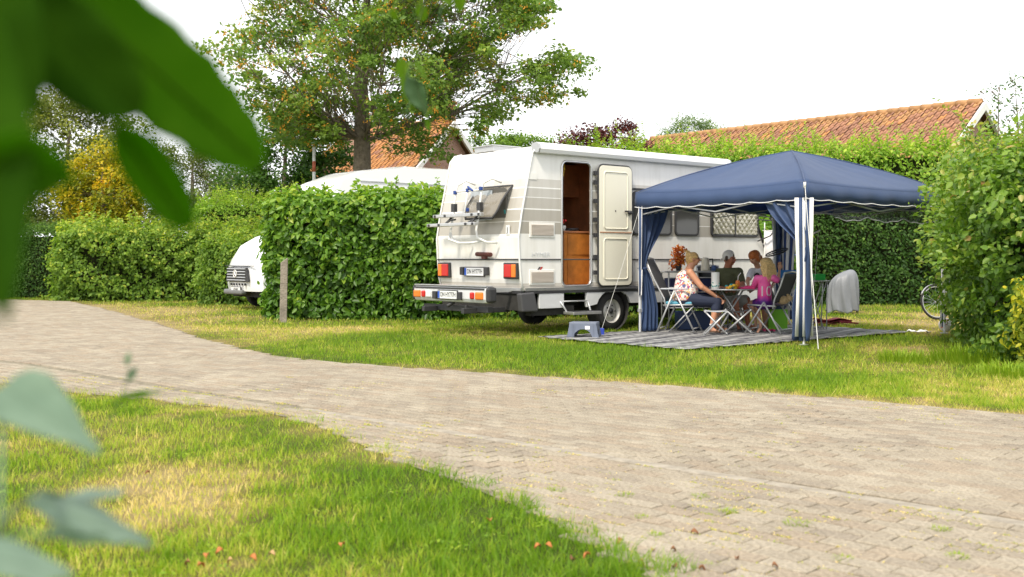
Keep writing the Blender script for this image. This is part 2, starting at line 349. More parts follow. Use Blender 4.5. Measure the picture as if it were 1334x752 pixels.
blades('grass', 130000, 17, 36, .06, .016, 3, 2, 1.0, False, 'yellowed lawn of the pitches farther back by the hedges')

def tuft(name, x, y, n, rad, h, wd, label, cat, seed, stops=None, group=None, lo=.1, hi=.4, parent=None):
    r_ = np.random.default_rng(seed); a = r_.uniform(0, 6.283, n); q = rad * np.sqrt(r_.uniform(0, 1, n)); P = np.stack([q * np.cos(a), q * np.sin(a), np.full(n, -.012)], 1)
    H = h * r_.uniform(.4, 1.1, n); le = H * r_.uniform(.15, .9, n); a2 = a + r_.normal(0, .7, n); D = np.stack([np.cos(a2), np.sin(a2), np.zeros(n)], 1); Z = np.array([0, 0, 1.])
    S = np.stack([-np.sin(a2), np.cos(a2), np.zeros(n)], 1) * wd * .5
    mid = P + Z * (H * .6)[:, None] + D * (le * .3)[:, None]; tip = P + Z * (H * (1 - .25 * le / H))[:, None] + D * le[:, None]
    V = np.stack([P - S, P + S, mid + S * .8, tip, mid - S * .8], 1).reshape(-1, 3); idx = np.array([0, 1, 2, 4, 4, 2, 3])
    me = npmesh(name, V, (np.arange(n)[:, None] * 5 + idx).ravel(), np.tile([4, 3], n), {'rnd': ('FACE', np.repeat(r_.uniform(lo, hi, n), 2))})
    o = link(name, me, parent, [MATS['grass_blades']]); o.location = (x, y, 0)
    return tag(o, label, cat, group) if label else o
# weeds growing from the joints of the lane
for i, (px, py, rr, lb) in enumerate([(1038, 685, .05, 'small bright green weed tuft alone on the pavers of the bay'), (724, 641, .035, 'green weed tuft in the bay nearest the lawn corner'), (815, 649, .03, 'tiny green weed tuft between two others in the bay'), (913, 650, .032, 'green weed tuft in a joint in the middle of the bay'), (949, 670, .034, 'low yellow green weed tuft just left of the bright one'),
        (835, 678, .025, 'faint weed tuft near the lawn corner of the bay'), (1225, 693, .03, 'yellowed weed tuft at the right of the bay'), (1247, 729, .035, 'low weed tuft at the bottom right of the bay'), (1100, 733, .035, 'dry weed tuft at the bottom of the bay'), (917, 742, .03, 'green weed tuft at the bottom edge beside the lawn'), (855, 701, .02, 'bluish weed tuft beside the lawn corner')]):
    x, y = gp(px, py); tuft('weed_tuft', x, y, 150, rr * 1.2, .042, .004, lb, 'weed', 100 + i, None, 'weeds growing in the joints of the bay')
# moss and low weeds along the joints: uncountable
n = 26000; xa = rng.uniform(-6, 5, n * 3); ya = 3.5 + 7 * rng.uniform(0, 1, n * 3) ** 1.3
a_ = (xa - ko[0]) * kd[0] + (ya - ko[1]) * kd[1]; c_ = (xa - ko[0]) * kn[0] + (ya - ko[1]) * kn[1]
sg = np.where(c_ > 0, 1, -1); row = np.round((c_ - sg * strip_w * .5) / PWd); c_ = row * PWd + sg * strip_w * .5
xa, ya = to_w(a_, c_); dens = wav(xa, ya, 51, .8) + wav(xa, ya, 52, .25) * .6 + np.exp(-dist_road(xa, ya) / .35) * 1.2 + np.where(c_ < 0, .35, -.35)
k = inpoly(xa, ya, road_poly) & (dens > .52) & (rng.uniform(0, 1, n * 3) < .5); xa, ya = xa[k], ya[k]; m_ = len(xa)
q = 5; P = np.repeat(np.stack([xa, ya, np.full(m_, .008)], 1), q, 0) + np.concatenate([rng.normal(0, .013, (m_ * q, 2)), np.zeros((m_ * q, 1))], 1)
N_ = np.stack([rng.normal(0, .5, m_ * q), rng.normal(0, .5, m_ * q), np.ones(m_ * q)], 1); T_ = rng.normal(0, 1, (m_ * q, 3)); T_[:, 2] = .5
me = leafmesh('moss', P, N_, T_, rng.uniform(.008, .02, m_ * q), .006, rng.uniform(.25, 1, m_ * q)); tag(link('moss', me, None, [MATS['grass_blades']]), 'moss and dry low weeds in the joints of the lane', 'moss', None, 'stuff')

# broad leaved weeds and clover among the near grass
k_ = 900; xa = rng.uniform(-4.5, 1, k_); ya = rng.uniform(3.6, 10, k_); ok_ = ~inpoly(xa, ya, road_poly) & (wav(xa, ya, 81, .7) > .35) & (dryness(xa, ya) < .55); xa, ya = xa[ok_], ya[ok_]; m_ = len(xa); q = 9
P = np.repeat(np.stack([xa, ya, np.full(m_, .022)], 1), q, 0) + np.concatenate([rng.normal(0, .022, (m_ * q, 2)), rng.uniform(-.01, .016, (m_ * q, 1))], 1); T_ = rng.normal(0, 1, (m_ * q, 3)); T_[:, 2] *= .3
me = leafmesh('clover', P, np.stack([rng.normal(0, .3, m_ * q), rng.normal(0, .3, m_ * q), np.ones(m_ * q)], 1), T_, rng.uniform(.012, .03, m_ * q), .013, rng.uniform(0, .35, m_ * q), hexa=True); tag(link('clover', me, None, [MATS['grass_blades']]), 'patches of clover and broad leaved weeds in the near lawn', 'clover', None, 'stuff')
# ------------------------------------------------------------------ hedges and shrubs
bark = mat('bark', (.20, .165, .125), .9, noise=.45, nscale=9, bump=1, bscale=25)
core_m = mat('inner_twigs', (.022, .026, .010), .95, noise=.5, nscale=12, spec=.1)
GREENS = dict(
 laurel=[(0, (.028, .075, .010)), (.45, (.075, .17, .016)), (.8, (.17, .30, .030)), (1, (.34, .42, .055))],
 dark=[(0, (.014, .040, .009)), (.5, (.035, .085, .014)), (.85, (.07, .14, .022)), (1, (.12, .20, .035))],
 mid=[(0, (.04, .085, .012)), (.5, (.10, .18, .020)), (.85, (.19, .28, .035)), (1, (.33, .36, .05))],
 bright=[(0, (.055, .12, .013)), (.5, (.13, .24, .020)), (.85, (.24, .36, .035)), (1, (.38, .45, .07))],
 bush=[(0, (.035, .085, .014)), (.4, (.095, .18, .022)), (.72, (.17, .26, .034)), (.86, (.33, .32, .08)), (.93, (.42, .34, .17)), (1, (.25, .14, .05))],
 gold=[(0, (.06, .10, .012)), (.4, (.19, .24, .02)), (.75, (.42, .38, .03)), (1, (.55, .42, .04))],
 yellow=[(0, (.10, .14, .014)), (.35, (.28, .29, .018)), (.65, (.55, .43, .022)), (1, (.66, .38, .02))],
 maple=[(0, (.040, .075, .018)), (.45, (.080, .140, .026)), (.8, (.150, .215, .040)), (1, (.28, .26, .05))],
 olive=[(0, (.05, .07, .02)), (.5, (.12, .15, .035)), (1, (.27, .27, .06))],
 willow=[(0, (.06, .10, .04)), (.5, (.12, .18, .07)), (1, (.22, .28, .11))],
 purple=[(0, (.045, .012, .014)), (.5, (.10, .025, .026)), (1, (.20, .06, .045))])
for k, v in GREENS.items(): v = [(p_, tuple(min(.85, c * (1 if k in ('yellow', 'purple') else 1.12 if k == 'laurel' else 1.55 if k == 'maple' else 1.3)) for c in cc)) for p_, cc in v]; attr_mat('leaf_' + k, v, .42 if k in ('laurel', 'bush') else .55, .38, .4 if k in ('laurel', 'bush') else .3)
MATS['leaf_purple'].node_tree.nodes['Mix Shader'].inputs[0].default_value = .12

def boxy(c, hx, hy, h, n, seed, rz=0, rough=.25, lean=0, power=4):
    """points and outward normals on a lumpy hedge shaped like a rounded box, local frame"""
    r_ = np.random.default_rng(seed); d = unit(r_.normal(0, 1, (n * 2, 3))); d[:, 2] = np.abs(d[:, 2])
    # superellipsoid radius, area-corrected by sampling box faces
    A = np.array([hy * h * 2, hy * h * 2, hx * h * 2.4, hx * h * 2 * .22, hx * hy * 4 * .7]); f = r_.choice(5, n, p=A / A.sum()); a, b_ = r_.uniform(-1, 1, n), r_.uniform(0, 1, n)
    P = np.zeros((n, 3)); N = np.zeros((n, 3))
    for q in range(5):
        m = f == q
        if q < 2: sgn = (-1, 1)[q]; P[m] = np.stack([np.full(m.sum(), sgn * hx), a[m] * hy, b_[m] * h], 1); N[m] = (sgn, 0, 0)
        elif q < 4: sgn = (-1, 1)[q - 2]; P[m] = np.stack([a[m] * hx, np.full(m.sum(), sgn * hy), b_[m] * h], 1); N[m] = (0, sgn, 0)
        else: P[m] = np.stack([a[m] * hx, (b_[m] * 2 - 1) * hy, np.full(m.sum(), h)], 1); N[m] = (0, 0, 1)
    # round the upper and vertical edges
    rr = min(hx, hy, h) * .55; C = np.stack([np.clip(P[:, 0], -hx + rr, hx - rr), np.clip(P[:, 1], -hy + rr, hy - rr), np.minimum(P[:, 2], h - rr)], 1)
    dv = P - C; L_ = np.linalg.norm(dv, axis=1, keepdims=True); un = dv / np.maximum(L_, 1e-6); P = C + un * np.minimum(L_, rr); N = unit(un * .8 + N * .2)
    lump = wav(P[:, 0] + P[:, 2] * .7, P[:, 1] - P[:, 2] * .6, seed + 1, 1.3) * .6 + wav(P[:, 0] * 1.3 - P[:, 2], P[:, 1] + P[:, 2], seed + 2, .5) * .5
    P = P + N * (lump * rough)[:, None]
    return P, N, lump, r_
def hedge(name, loc, hx, hy, h, rz, n, leaf, kind, label, cat='hedge', seed=1, rough=.2, hexa=False, depth=.16, hue=0, shoots=0, shoot_h=.4, group=None, wr=.55, extra=None, core=.34, upb=.35, undercut=0):
    root = empty(name, (loc[0], loc[1], 0), label, cat, group, rz)
    P, N, lump, r_ = boxy(None, hx, hy, h, n, seed, rough=rough)
    if undercut: P[:, 0] *= np.where(P[:, 0] < 0, 1 - undercut * np.clip(1 - P[:, 2] / 1.5, 0, 1), 1)
    P = P - N * (r_.exponential(depth * .5, n))[:, None] + r_.normal(0, .03, (n, 3)); P[:, 2] = np.maximum(P[:, 2], .02)
    Nn = N * .85 + r_.normal(0, .55, (n, 3)) + np.array([0, 0, upb]); T = r_.normal(0, .6, (n, 3)) + np.array([0, 0, -.35]) + N * .5
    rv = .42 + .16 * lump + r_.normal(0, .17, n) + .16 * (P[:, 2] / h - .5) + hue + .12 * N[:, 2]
    Ps, Ns, Ts, Ls, Rv = [P], [Nn], [T], [leaf * r_.uniform(.45, 1.3, n)], [rv]
    st = MB()
    for i in range(shoots):
        j = r_.integers(n); tries = 0
        while N[j, 2] < .45 and tries < 60: j = r_.integers(n); tries += 1
        hh = shoot_h * r_.uniform(.4, 1.2); dr_ = np.array([r_.normal(0, .28), r_.normal(0, .28), 1.]); base = P[j]; k = int(8 + hh / leaf * 2.6); tt = np.linspace(.05, 1, k)[:, None]
        pp = base + dr_ * hh * tt + np.array([dr_[0], dr_[1], 0]) * hh * .4 * tt ** 2
        Ps.append(pp); Ns.append(r_.normal(0, .5, (k, 3)) + [0, 0, .8]); Ts.append(r_.normal(0, 1, (k, 3)) * [1, 1, .4] + [0, 0, .5]); Ls.append(leaf * (1.05 - .5 * tt[:, 0]) * r_.uniform(.7, 1.2, k)); Rv.append(np.clip(.68 + .2 * tt[:, 0] + r_.normal(0, .1, k), 0, .84 if kind == 'bush' else 1))
        st.tube([tuple(pp[0]), tuple(pp[k // 2]), tuple(pp[-1])], [.006, .004, .002], 3, cap=False)
    if extra is not None: extra(Ps, Ns, Ts, Ls, Rv, r_, leaf)
    P, Nn, T, Ln, rv = map(np.concatenate, (Ps, Ns, Ts, Ls, Rv))
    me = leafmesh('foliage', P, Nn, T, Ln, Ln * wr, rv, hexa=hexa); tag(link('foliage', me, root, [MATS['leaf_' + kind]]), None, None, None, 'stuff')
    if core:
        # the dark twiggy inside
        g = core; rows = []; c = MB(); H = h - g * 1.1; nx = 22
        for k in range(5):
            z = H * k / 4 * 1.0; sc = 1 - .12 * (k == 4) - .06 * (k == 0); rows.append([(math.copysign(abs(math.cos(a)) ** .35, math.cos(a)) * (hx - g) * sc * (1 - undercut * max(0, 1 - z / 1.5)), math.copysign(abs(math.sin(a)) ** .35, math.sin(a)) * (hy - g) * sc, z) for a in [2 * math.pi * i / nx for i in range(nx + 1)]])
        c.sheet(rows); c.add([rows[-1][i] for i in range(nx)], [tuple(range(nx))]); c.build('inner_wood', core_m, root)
    if st.v: tag(st.build('shoot', bark, root), None, None, None, 'stuff')
    return root

# laurel hedge beside the camper, its end facing the lane, then running on behind the camper
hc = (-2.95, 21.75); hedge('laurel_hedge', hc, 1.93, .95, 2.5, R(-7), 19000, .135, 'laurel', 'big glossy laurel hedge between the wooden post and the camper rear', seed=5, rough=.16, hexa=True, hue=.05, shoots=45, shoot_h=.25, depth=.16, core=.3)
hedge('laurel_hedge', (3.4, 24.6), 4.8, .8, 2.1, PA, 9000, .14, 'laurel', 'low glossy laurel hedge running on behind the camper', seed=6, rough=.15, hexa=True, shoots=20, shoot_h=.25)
# left: clipped hedge, mixed hedge, taller shrubs
hedge('clipped_hedge', (-15.6, 33.6), 2.9, .9, 2.25, 0, 24000, .08, 'dark', 'dark clipped hedge at the far end of the lane, squared off', seed=7, rough=.06, hue=.12, depth=.08, shoots=150, shoot_h=.22)
hedge('mixed_hedge', (-9.7, 31.4), 3.45, 1.0, 2.15, R(6), 24000, .11, 'mid', 'loose yellow green mixed hedge beside the lane behind the lawn', seed=8, rough=.35, hue=.12, depth=.25, shoots=160, shoot_h=.35, wr=.7)
hedge('mixed_hedge', (-7.0, 29.0), 1.5, .8, 1.75, R(60), 12000, .10, 'mid', 'green shrubby hedge right beside the nose of the white van', seed=9, rough=.3, hue=.02, depth=.22, shoots=60, shoot_h=.3, wr=.7)
hedge('round_shrub', (-8.2, 35.2), 2.2, 1.5, 3.25, 0, 22000, .11, 'bright', 'tall bright green rounded shrub behind the hedge left of the laurel', 'shrub', seed=10, rough=.25, hue=.1, depth=.2, shoots=160, shoot_h=.5, wr=.35)
if 0: hedge('yellow_shrub', (-14.9, 36.5), 2.1, 1.5, 4.9, 0, 12000, .13, 'yellow', 'golden yellow autumn shrub rising behind the clipped hedge', 'shrub', seed=12, rough=.5, hue=.05, depth=.4, shoots=120, shoot_h=.5, wr=.6)
# behind the gazebo
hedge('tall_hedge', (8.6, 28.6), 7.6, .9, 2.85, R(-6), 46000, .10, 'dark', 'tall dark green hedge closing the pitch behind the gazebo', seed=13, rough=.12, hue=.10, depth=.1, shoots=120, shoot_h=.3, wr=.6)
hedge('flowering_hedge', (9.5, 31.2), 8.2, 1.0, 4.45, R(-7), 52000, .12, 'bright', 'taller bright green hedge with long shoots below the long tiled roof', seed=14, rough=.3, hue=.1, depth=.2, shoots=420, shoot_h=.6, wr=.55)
# large bush at the right edge
def spill(Ps, Ns, Ts, Ls, Rv, r_, leaf):
    for i in range(260):                    # arching side shoots on the left and front faces
        z = r_.uniform(1.05, 2.35); y0 = r_.uniform(-2.2, 1.2)
        if i % 3: b0 = np.array([-1.05, y0, z]); d = np.array([-1., r_.normal(0, .3), r_.uniform(-.15, .7)])
        else: b0 = np.array([r_.uniform(-1, 1), -2.5, z]); d = np.array([r_.normal(0, .4), -1., r_.uniform(-.1, .7)])
        hh = r_.uniform(.2, .65); k = 14; tt = np.linspace(0, 1, k)[:, None]; pp = b0 + d * hh * tt - np.array([0, 0, .35]) * hh * tt ** 2
        Ps.append(pp + r_.normal(0, .015, (k, 3))); Ns.append(r_.normal(0, .5, (k, 3)) + [0, -.2, .8]); Ts.append(r_.normal(0, 1, (k, 3)) + d * .6); Ls.append(leaf * r_.uniform(.6, 1.1, k)); Rv.append(r_.uniform(.4, .8, k))
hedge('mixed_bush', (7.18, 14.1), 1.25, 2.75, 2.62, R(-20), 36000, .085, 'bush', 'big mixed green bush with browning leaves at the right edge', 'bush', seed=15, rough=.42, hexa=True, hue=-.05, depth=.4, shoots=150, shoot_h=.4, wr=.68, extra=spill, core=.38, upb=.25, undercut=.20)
hedge('low_shrub', (6.05, 11.2), .62, .42, 1.0, R(-20), 3000, .075, 'gold', 'low yellow green leaved shrub at the foot of the big bush', 'shrub', seed=16, rough=.2, hexa=True, hue=-.05, depth=.2, wr=.6, core=.18)
for i, (px, py, n_, rr, hh, lb) in enumerate([(1262, 470, 700, .42, .24, 'long grass tuft at the left foot of the big bush'), (1180, 470, 420, .3, .17, 'patch of longer bright green grass left of the big bush'), (1320, 488, 500, .4, .17, 'long grass at the front foot of the big bush')]):
    x, y = gp(px, py); tuft('long_grass', x, y, n_, rr, hh, .008, lb, 'grass', 200 + i, lo=.05, hi=.3)
# ------------------------------------------------------------------ trees
def tree(name, base, targets, leaf, kind, label, trunk_r, trunk_top, seed, per=60, cl=.45, cat='tree', flat=.55, limb0=.3, seeds=False, bend=.25, hue=0, group=None, wr=.75, limbs=14, hexa=False):
    """targets: leaf cluster centres (world). A trunk, limbs reaching out to the clusters, leaves round them"""
    r_ = np.random.default_rng(seed); base = np.array(base, float); root = empty(name, tuple(base), label, cat, group)
    T = np.array(targets) - base; n = len(T); tt = np.array(trunk_top, float) - base
    tk = MB(); pts = [(0, 0, -.1)] + [tuple(tt * q + np.array([r_.normal(0, .04), r_.normal(0, .04), 0]) * tt[2] * .2) for q in (.12, .3, .5, .7, .87, 1)]
    tk.tube(pts, [trunk_r * q for q in (1.45, 1.1, .95, .8, .6, .4, .12)], 12)
    tk.build('trunk', bark, root)
    br = MB(); ctr = T[r_.choice(n, min(limbs, n), replace=False)]
    for _ in range(4):
        a = np.argmin(((T[:, None] - ctr[None]) ** 2).sum(2), 1)
        ctr = np.array([T[a == k].mean(0) if (a == k).any() else ctr[k] for k in range(len(ctr))])
    for k, c in enumerate(ctr):
        hh = np.clip((c[2] - np.hypot(c[0], c[1]) * .55) / tt[2], limb0, .95); s = tt * hh
        m1 = s * .5 + c * .5 + np.array([0, 0, -.06 * np.linalg.norm(c - s)]); rr = trunk_r * (.26 * (1 - hh * .5))
        mid = [s, s * .7 + m1 * .3, m1, m1 * .45 + c * .55, c]
        br.tube([tuple(p) for p in mid], [rr, rr * .8, rr * .6, rr * .42, rr * .25], 6, cap=False)
        for j in np.where(a == k)[0]:
            q = r_.choice([1, 2, 3]); st = np.array(mid[q]); e = T[j]; mm = (st + e) / 2 + r_.normal(0, .12, 3) * np.linalg.norm(e - st) * .5
            br.tube([tuple(st), tuple(mm), tuple(e)], [rr * .32, rr * .2, .012], 4, cap=False)
    tag(br.build('branch', bark, root), None, None, None, 'stuff')
    cs = cl * r_.uniform(.55, 1.35, n); P = np.repeat(T, per, 0) + np.repeat(cs, per)[:, None] * (unit(r_.normal(0, 1, (n * per, 3))) * (r_.uniform(0, 1, (n * per, 1)) ** .5)) * np.array([1, 1, flat])
    ch = np.repeat(r_.normal(0, .13, n), per); rv = .45 + ch + r_.normal(0, .13, n * per) + hue
    Nn = r_.normal(0, .5, (n * per, 3)) + np.array([0, -.15, .75]); Tt = r_.normal(0, .8, (n * per, 3)) + np.array([0, 0, -.5]); Ln = leaf * r_.uniform(.65, 1.2, n * per)
    me = leafmesh('crown', P, Nn, Tt, Ln, Ln * wr, rv, hexa=hexa); tag(link('crown', me, root, [MATS['leaf_' + kind]]), None, None, None, 'stuff')
    if seeds:
        k = 1600; j = r_.choice(n, k, p=seeds(T) / seeds(T).sum()); c0 = T[j] + r_.normal(0, .3, (k, 3)) * np.array([1, 1, .5]) - [0, 0, .1]; q = 7
        P = np.repeat(c0, q, 0) + r_.normal(0, .05, (k * q, 3)); me = leafmesh('seed_cluster', P, r_.normal(0, 1, (k * q, 3)), r_.normal(0, .5, (k * q, 3)) - [0, 0, .8], .07, .045, r_.uniform(0, 1, k * q))
        tag(link('seed_cluster', me, root, [attr_mat('samara', [(0, (.50, .24, .03)), (1, (.74, .38, .06))], .6, .3, .2)]), 'orange bunches of winged seeds', None, None, 'stuff')
    return root
# the big maple: crown outline in picture units, gathered into sheets of foliage
outline = [(262, 78), (290, 66), (300, 52), (330, 40), (318, 15), (330, -40), (400, -100), (520, -125), (640, -80), (705, -20), (712, 30), (735, 62), (757, 82), (762, 118), (735, 132), (700, 128), (672, 140), (650, 150), (640, 168), (612, 178), (600, 198), (565, 215), (535, 185), (500, 178), (470, 165), (440, 180), (400, 190), (372, 180), (348, 190), (350, 160), (335, 140), (360, 118), (325, 105), (300, 92)]
r_ = np.random.default_rng(77); tg = []; YT = 32.0
while len(tg) < 720:
    px, py = r_.uniform(255, 770), r_.uniform(-125, 228)
    if not inpoly(np.array([px]), np.array([py]), outline)[0]: continue
    if math.sin(px * .045 + py * .06 + 1) + math.sin(px * .02 - py * .11) + math.sin(py * .09 + px * .07 + 2) * .7 < -1.15 and r_.uniform() < .9: continue
    if px < 360 and py < 130 and r_.uniform() < .45: continue
    if px > 600 and py > 90 and r_.uniform() < .45: continue
    if px > 470 and py > 150 and r_.uniform() < .5: continue
    if math.sin(px * .031 + 2) * math.sin(py * .043 + px * .012) > .55 and r_.uniform() < .8: continue
    if 395 < px < 450 and -20 < py < 35 and r_.uniform() < .75: continue
    hw = 5.2 * math.sqrt(max(.05, 1 - ((px - 500) / 275) ** 2)) * min(1, max(.35, (245 - py) / 120))
    Yd = YT + r_.uniform(-1, 1) * hw; p = at(px, py, YT); tg.append((p.x, Yd, CAMH + (p.z - CAMH) * (1 + (Yd - YT) / YT * .8)))
for px, py, Yq in ((548, 188, 30), (562, 200, 30), (572, 178, 30), (530, 165, 30), (545, 172, 29.5), (590, 172, 30.5), (520, 195, 30)): p = at(px, py, Yq); tg.append((p.x, p.y, p.z))
tx_, ty_ = at(466, 300, YT).x, YT
tree('maple_tree', (tx_, ty_, 0), tg, .135, 'maple', 'large maple tree with orange seed bunches behind the camper and hedge', .30, (tx_ + .35, ty_, 10.2), 3, per=84, cl=.55, flat=.5, seeds=lambda T: np.clip(1.6 - T[:, 0] * .16, .35, 3), hue=.10, limbs=20, limb0=.46, hexa=False)
def blob_tree(name, px, ptop, pbot, wpx, Y, n, leaf, kind, label, seed, per=60, cl=.5, hue=0, wr=.75, tr=.14, flat=.7, dens=1, group=None, gap=0):
    r_ = np.random.default_rng(seed); top = at(px, ptop, Y); zt = top.z; zb = at(px, pbot, Y).z; hw = wpx / 2 * Y / F_PX; T = []
    while len(T) < n:
        d = r_.normal(0, 1, 3); d /= np.linalg.norm(d); q = r_.uniform(.35, 1) ** .5
        p = (top.x + d[0] * hw * q * (1 + .18 * math.sin(d[2] * 5 + seed)), Y + d[1] * hw * .8 * q, (zt + zb) / 2 + d[2] * (zt - zb) / 2 * q * (1 + .12 * math.sin(d[0] * 6 + seed)))
        if p[2] > .3: T.append(p)
    return tree(name, (top.x, Y, 0), T, leaf, kind, label, tr, (top.x, Y, zb + (zt - zb) * .8), seed, per=per, cl=cl, hue=hue, wr=wr, flat=flat, group=group, limb0=.12, limbs=9)
bt = blob_tree
bt('evergreen_tree', 372, 140, 300, 110, 37, 90, .13, 'dark', 'dark dense tree just left of the maple trunk', 21, per=90, hue=.12)
bt('evergreen_tree', 420, 165, 300, 90, 38, 60, .13, 'dark', 'dark low tree between the maple trunk and the tall dark tree', 22, per=90, hue=.15)
bt('evergreen_tree', 320, 205, 300, 80, 37.5, 60, .11, 'dark', 'dark bushy tree behind the bright rounded shrub', 23, per=80, hue=.2)
bt('pale_tree', 250, 186, 300, 130, 42, 150, .12, 'olive', 'grey green feathery tree seen below the big blurred leaf', 24, per=110, cl=.6, hue=-.12, wr=.45)
bt('olive_tree', 85, 95, 330, 210, 43, 260, .15, 'olive', 'tall olive green tree behind the golden shrub', 25, per=110, cl=.65, hue=.05)
bt('olive_tree', -60, 60, 330, 200, 45, 110, .14, 'olive', 'olive green tree at the left edge behind the blurred leaves', 26, per=80, hue=0)
bt('yellow_shrub', 134, 192, 330, 105, 36.5, 130, .14, 'yellow', 'golden yellow autumn shrub rising behind the clipped hedge', 45, per=110, cl=.55, hue=-.06, wr=.6)
if 0: bt('yellow_shrub', 60, 225, 330, 70, 37.5, 50, .14, 'yellow', 'smaller golden shrub left of the tall golden one', 46, per=90, cl=.5, hue=-.15, wr=.6)
bt('garden_tree', 180, 190, 330, 120, 44, 80, .13, 'mid', 'mid green tree between the golden and the feathery tree', 27, per=80, hue=-.05)
bt('garden_tree', 655, 172, 230, 60, 52, 40, .15, 'mid', 'small green tree beside the brick gable', 28, per=80, hue=-.05)
bt('garden_tree', 690, 176, 230, 90, 50, 50, .15, 'mid', 'low green tree behind the roof hatch of the camper', 29, per=70, hue=0)
bt('garden_tree', 612, 168, 240, 40, 58, 30, .15, 'mid', 'green tree behind the brick gable', 30, per=70)
bt('copper_beech', 795, 158, 250, 100, 44, 75, .13, 'purple', 'dark purple leaved tree above the camper roof', 31, per=90, hue=.05)
bt('copper_beech', 745, 172, 240, 70, 45, 40, .13, 'purple', 'low purple leaved tree left of the taller purple one', 32, per=80, hue=0)
bt('willow_tree', 905, 146, 250, 100, 54, 90, .17, 'willow', 'pale green willow behind the left end of the long tiled roof', 33, per=90, wr=.3, flat=1.1)
bt('willow_tree', 862, 165, 250, 60, 56, 45, .17, 'willow', 'smaller pale green willow beside the bigger one', 34, per=80, wr=.3, flat=1.1)
# thin shrubs rising above the right bush
for i, (px, pt, h0, lb) in enumerate([(1297, 108, 1.9, 'thin dark twiggy sapling rising above the big bush'), (1322, 100, 2.0, 'thin leafy sapling at the right edge above the big bush')]):
    Y = 13.2; top = at(px, pt, Y); r_ = np.random.default_rng(300 + i); T = [(top.x + r_.normal(0, .13), Y + r_.normal(0, .13), z) for z in np.linspace(h0 + .3, top.z, 22)]
    tree('sapling', (top.x, Y, 0), T, .055, 'dark', lb, .016, (top.x + .03, Y, top.z), 310 + i, per=11, cl=.14, flat=.8, limb0=.6, hue=.3, wr=.5, limbs=8)

# ------------------------------------------------------------------ houses
tile_m = [mat('roof_tile_' + a, c, .85, noise=.28, nscale=3, spec=.2) for a, c in (('red', (.38, .195, .125)), ('orange', (.52, .25, .105)), ('dark', (.345, .18, .122)), ('lichen', (.45, .25, .12)))]
brick_m = mat('house_brick', (.30, .15, .105), .9)
t = brick_m.node_tree; bk = t.nodes.new('ShaderNodeTexBrick'); tc = t.nodes.new('ShaderNodeTexCoord'); bk.inputs['Color1'].default_value = (.42, .25, .18, 1); bk.inputs['Color2'].default_value = (.33, .18, .13, 1); bk.inputs['Mortar'].default_value = (.5, .46, .40, 1)
bk.inputs['Scale'].default_value = 4.5; bk.inputs['Mortar Size'].default_value = .012; mp = t.nodes.new('ShaderNodeMapping'); mp.inputs['Rotation'].default_value = (R(90), 0, 0)
t.links.new(tc.outputs['Object'], mp.inputs[0]); t.links.new(mp.outputs[0], bk.inputs['Vector']); t.links.new(bk.outputs['Color'], t.nodes['Principled BSDF'].inputs['Base Color'])
white_wood = mat('white_bargeboard', (.78, .78, .75), .6)
def tiled_slope(name, parent, a, b, down, seed, weights, tw=.23, th=.29):
    """pantiles as real stepped, wavy pieces from ridge a-b along down (vector)"""
    a, b, down = Vector(a), Vector(b), Vector(down); r_ = np.random.default_rng(seed); L1, L2 = (b - a).length, down.length; ex, ey = (b - a).normalized(), down.normalized(); nz_ = ex.cross(ey).normalized()
    if nz_.z < 0: nz_ = -nz_
    nx, ny = int(L1 / tw), int(L2 / th); prof = [(0, .055), (.12, .075), (.28, .07), (.45, .02), (.7, 0), (1.0, .03)]
    ii, jj = np.meshgrid(np.arange(nx), np.arange(ny)); ii, jj = ii.ravel(), jj.ravel(); m = len(ii); tilt = r_.normal(0, .006, m)
    A, EX, EY, NZ = (np.array(v) for v in (a, ex, ey, nz_)); Vv = []
    for t_ in (0, 1, 2):
        for fx, fz in prof:
            y_ = (jj + (0, 1.06, 1.06)[t_]) * th; z_ = fz + (0, .035, -.01)[t_] + tilt
            Vv.append(A + EX * ((ii + fx) * tw)[:, None] + EY * y_[:, None] + NZ * z_[:, None])
    V = np.stack(Vv, 1).reshape(-1, 3); q = [(r * 6 + i, r * 6 + i + 1, r * 6 + i + 7, r * 6 + i + 6) for r in (0, 1) for i in range(5)]
    loops = (np.arange(m)[:, None] * 18 + np.array(q).ravel()[None]).ravel(); mi_ = r_.choice(4, m, p=weights); mi_ = np.where((jj < 2) & (r_.uniform(0, 1, m) < .55), 3, mi_)
    me = npmesh('roof_tile', V, loops, np.full(m * 10, 4), matidx=np.repeat(mi_, 10)); o = link('roof_tile', me, parent, tile_m); o['kind'] = 'stuff'; return o
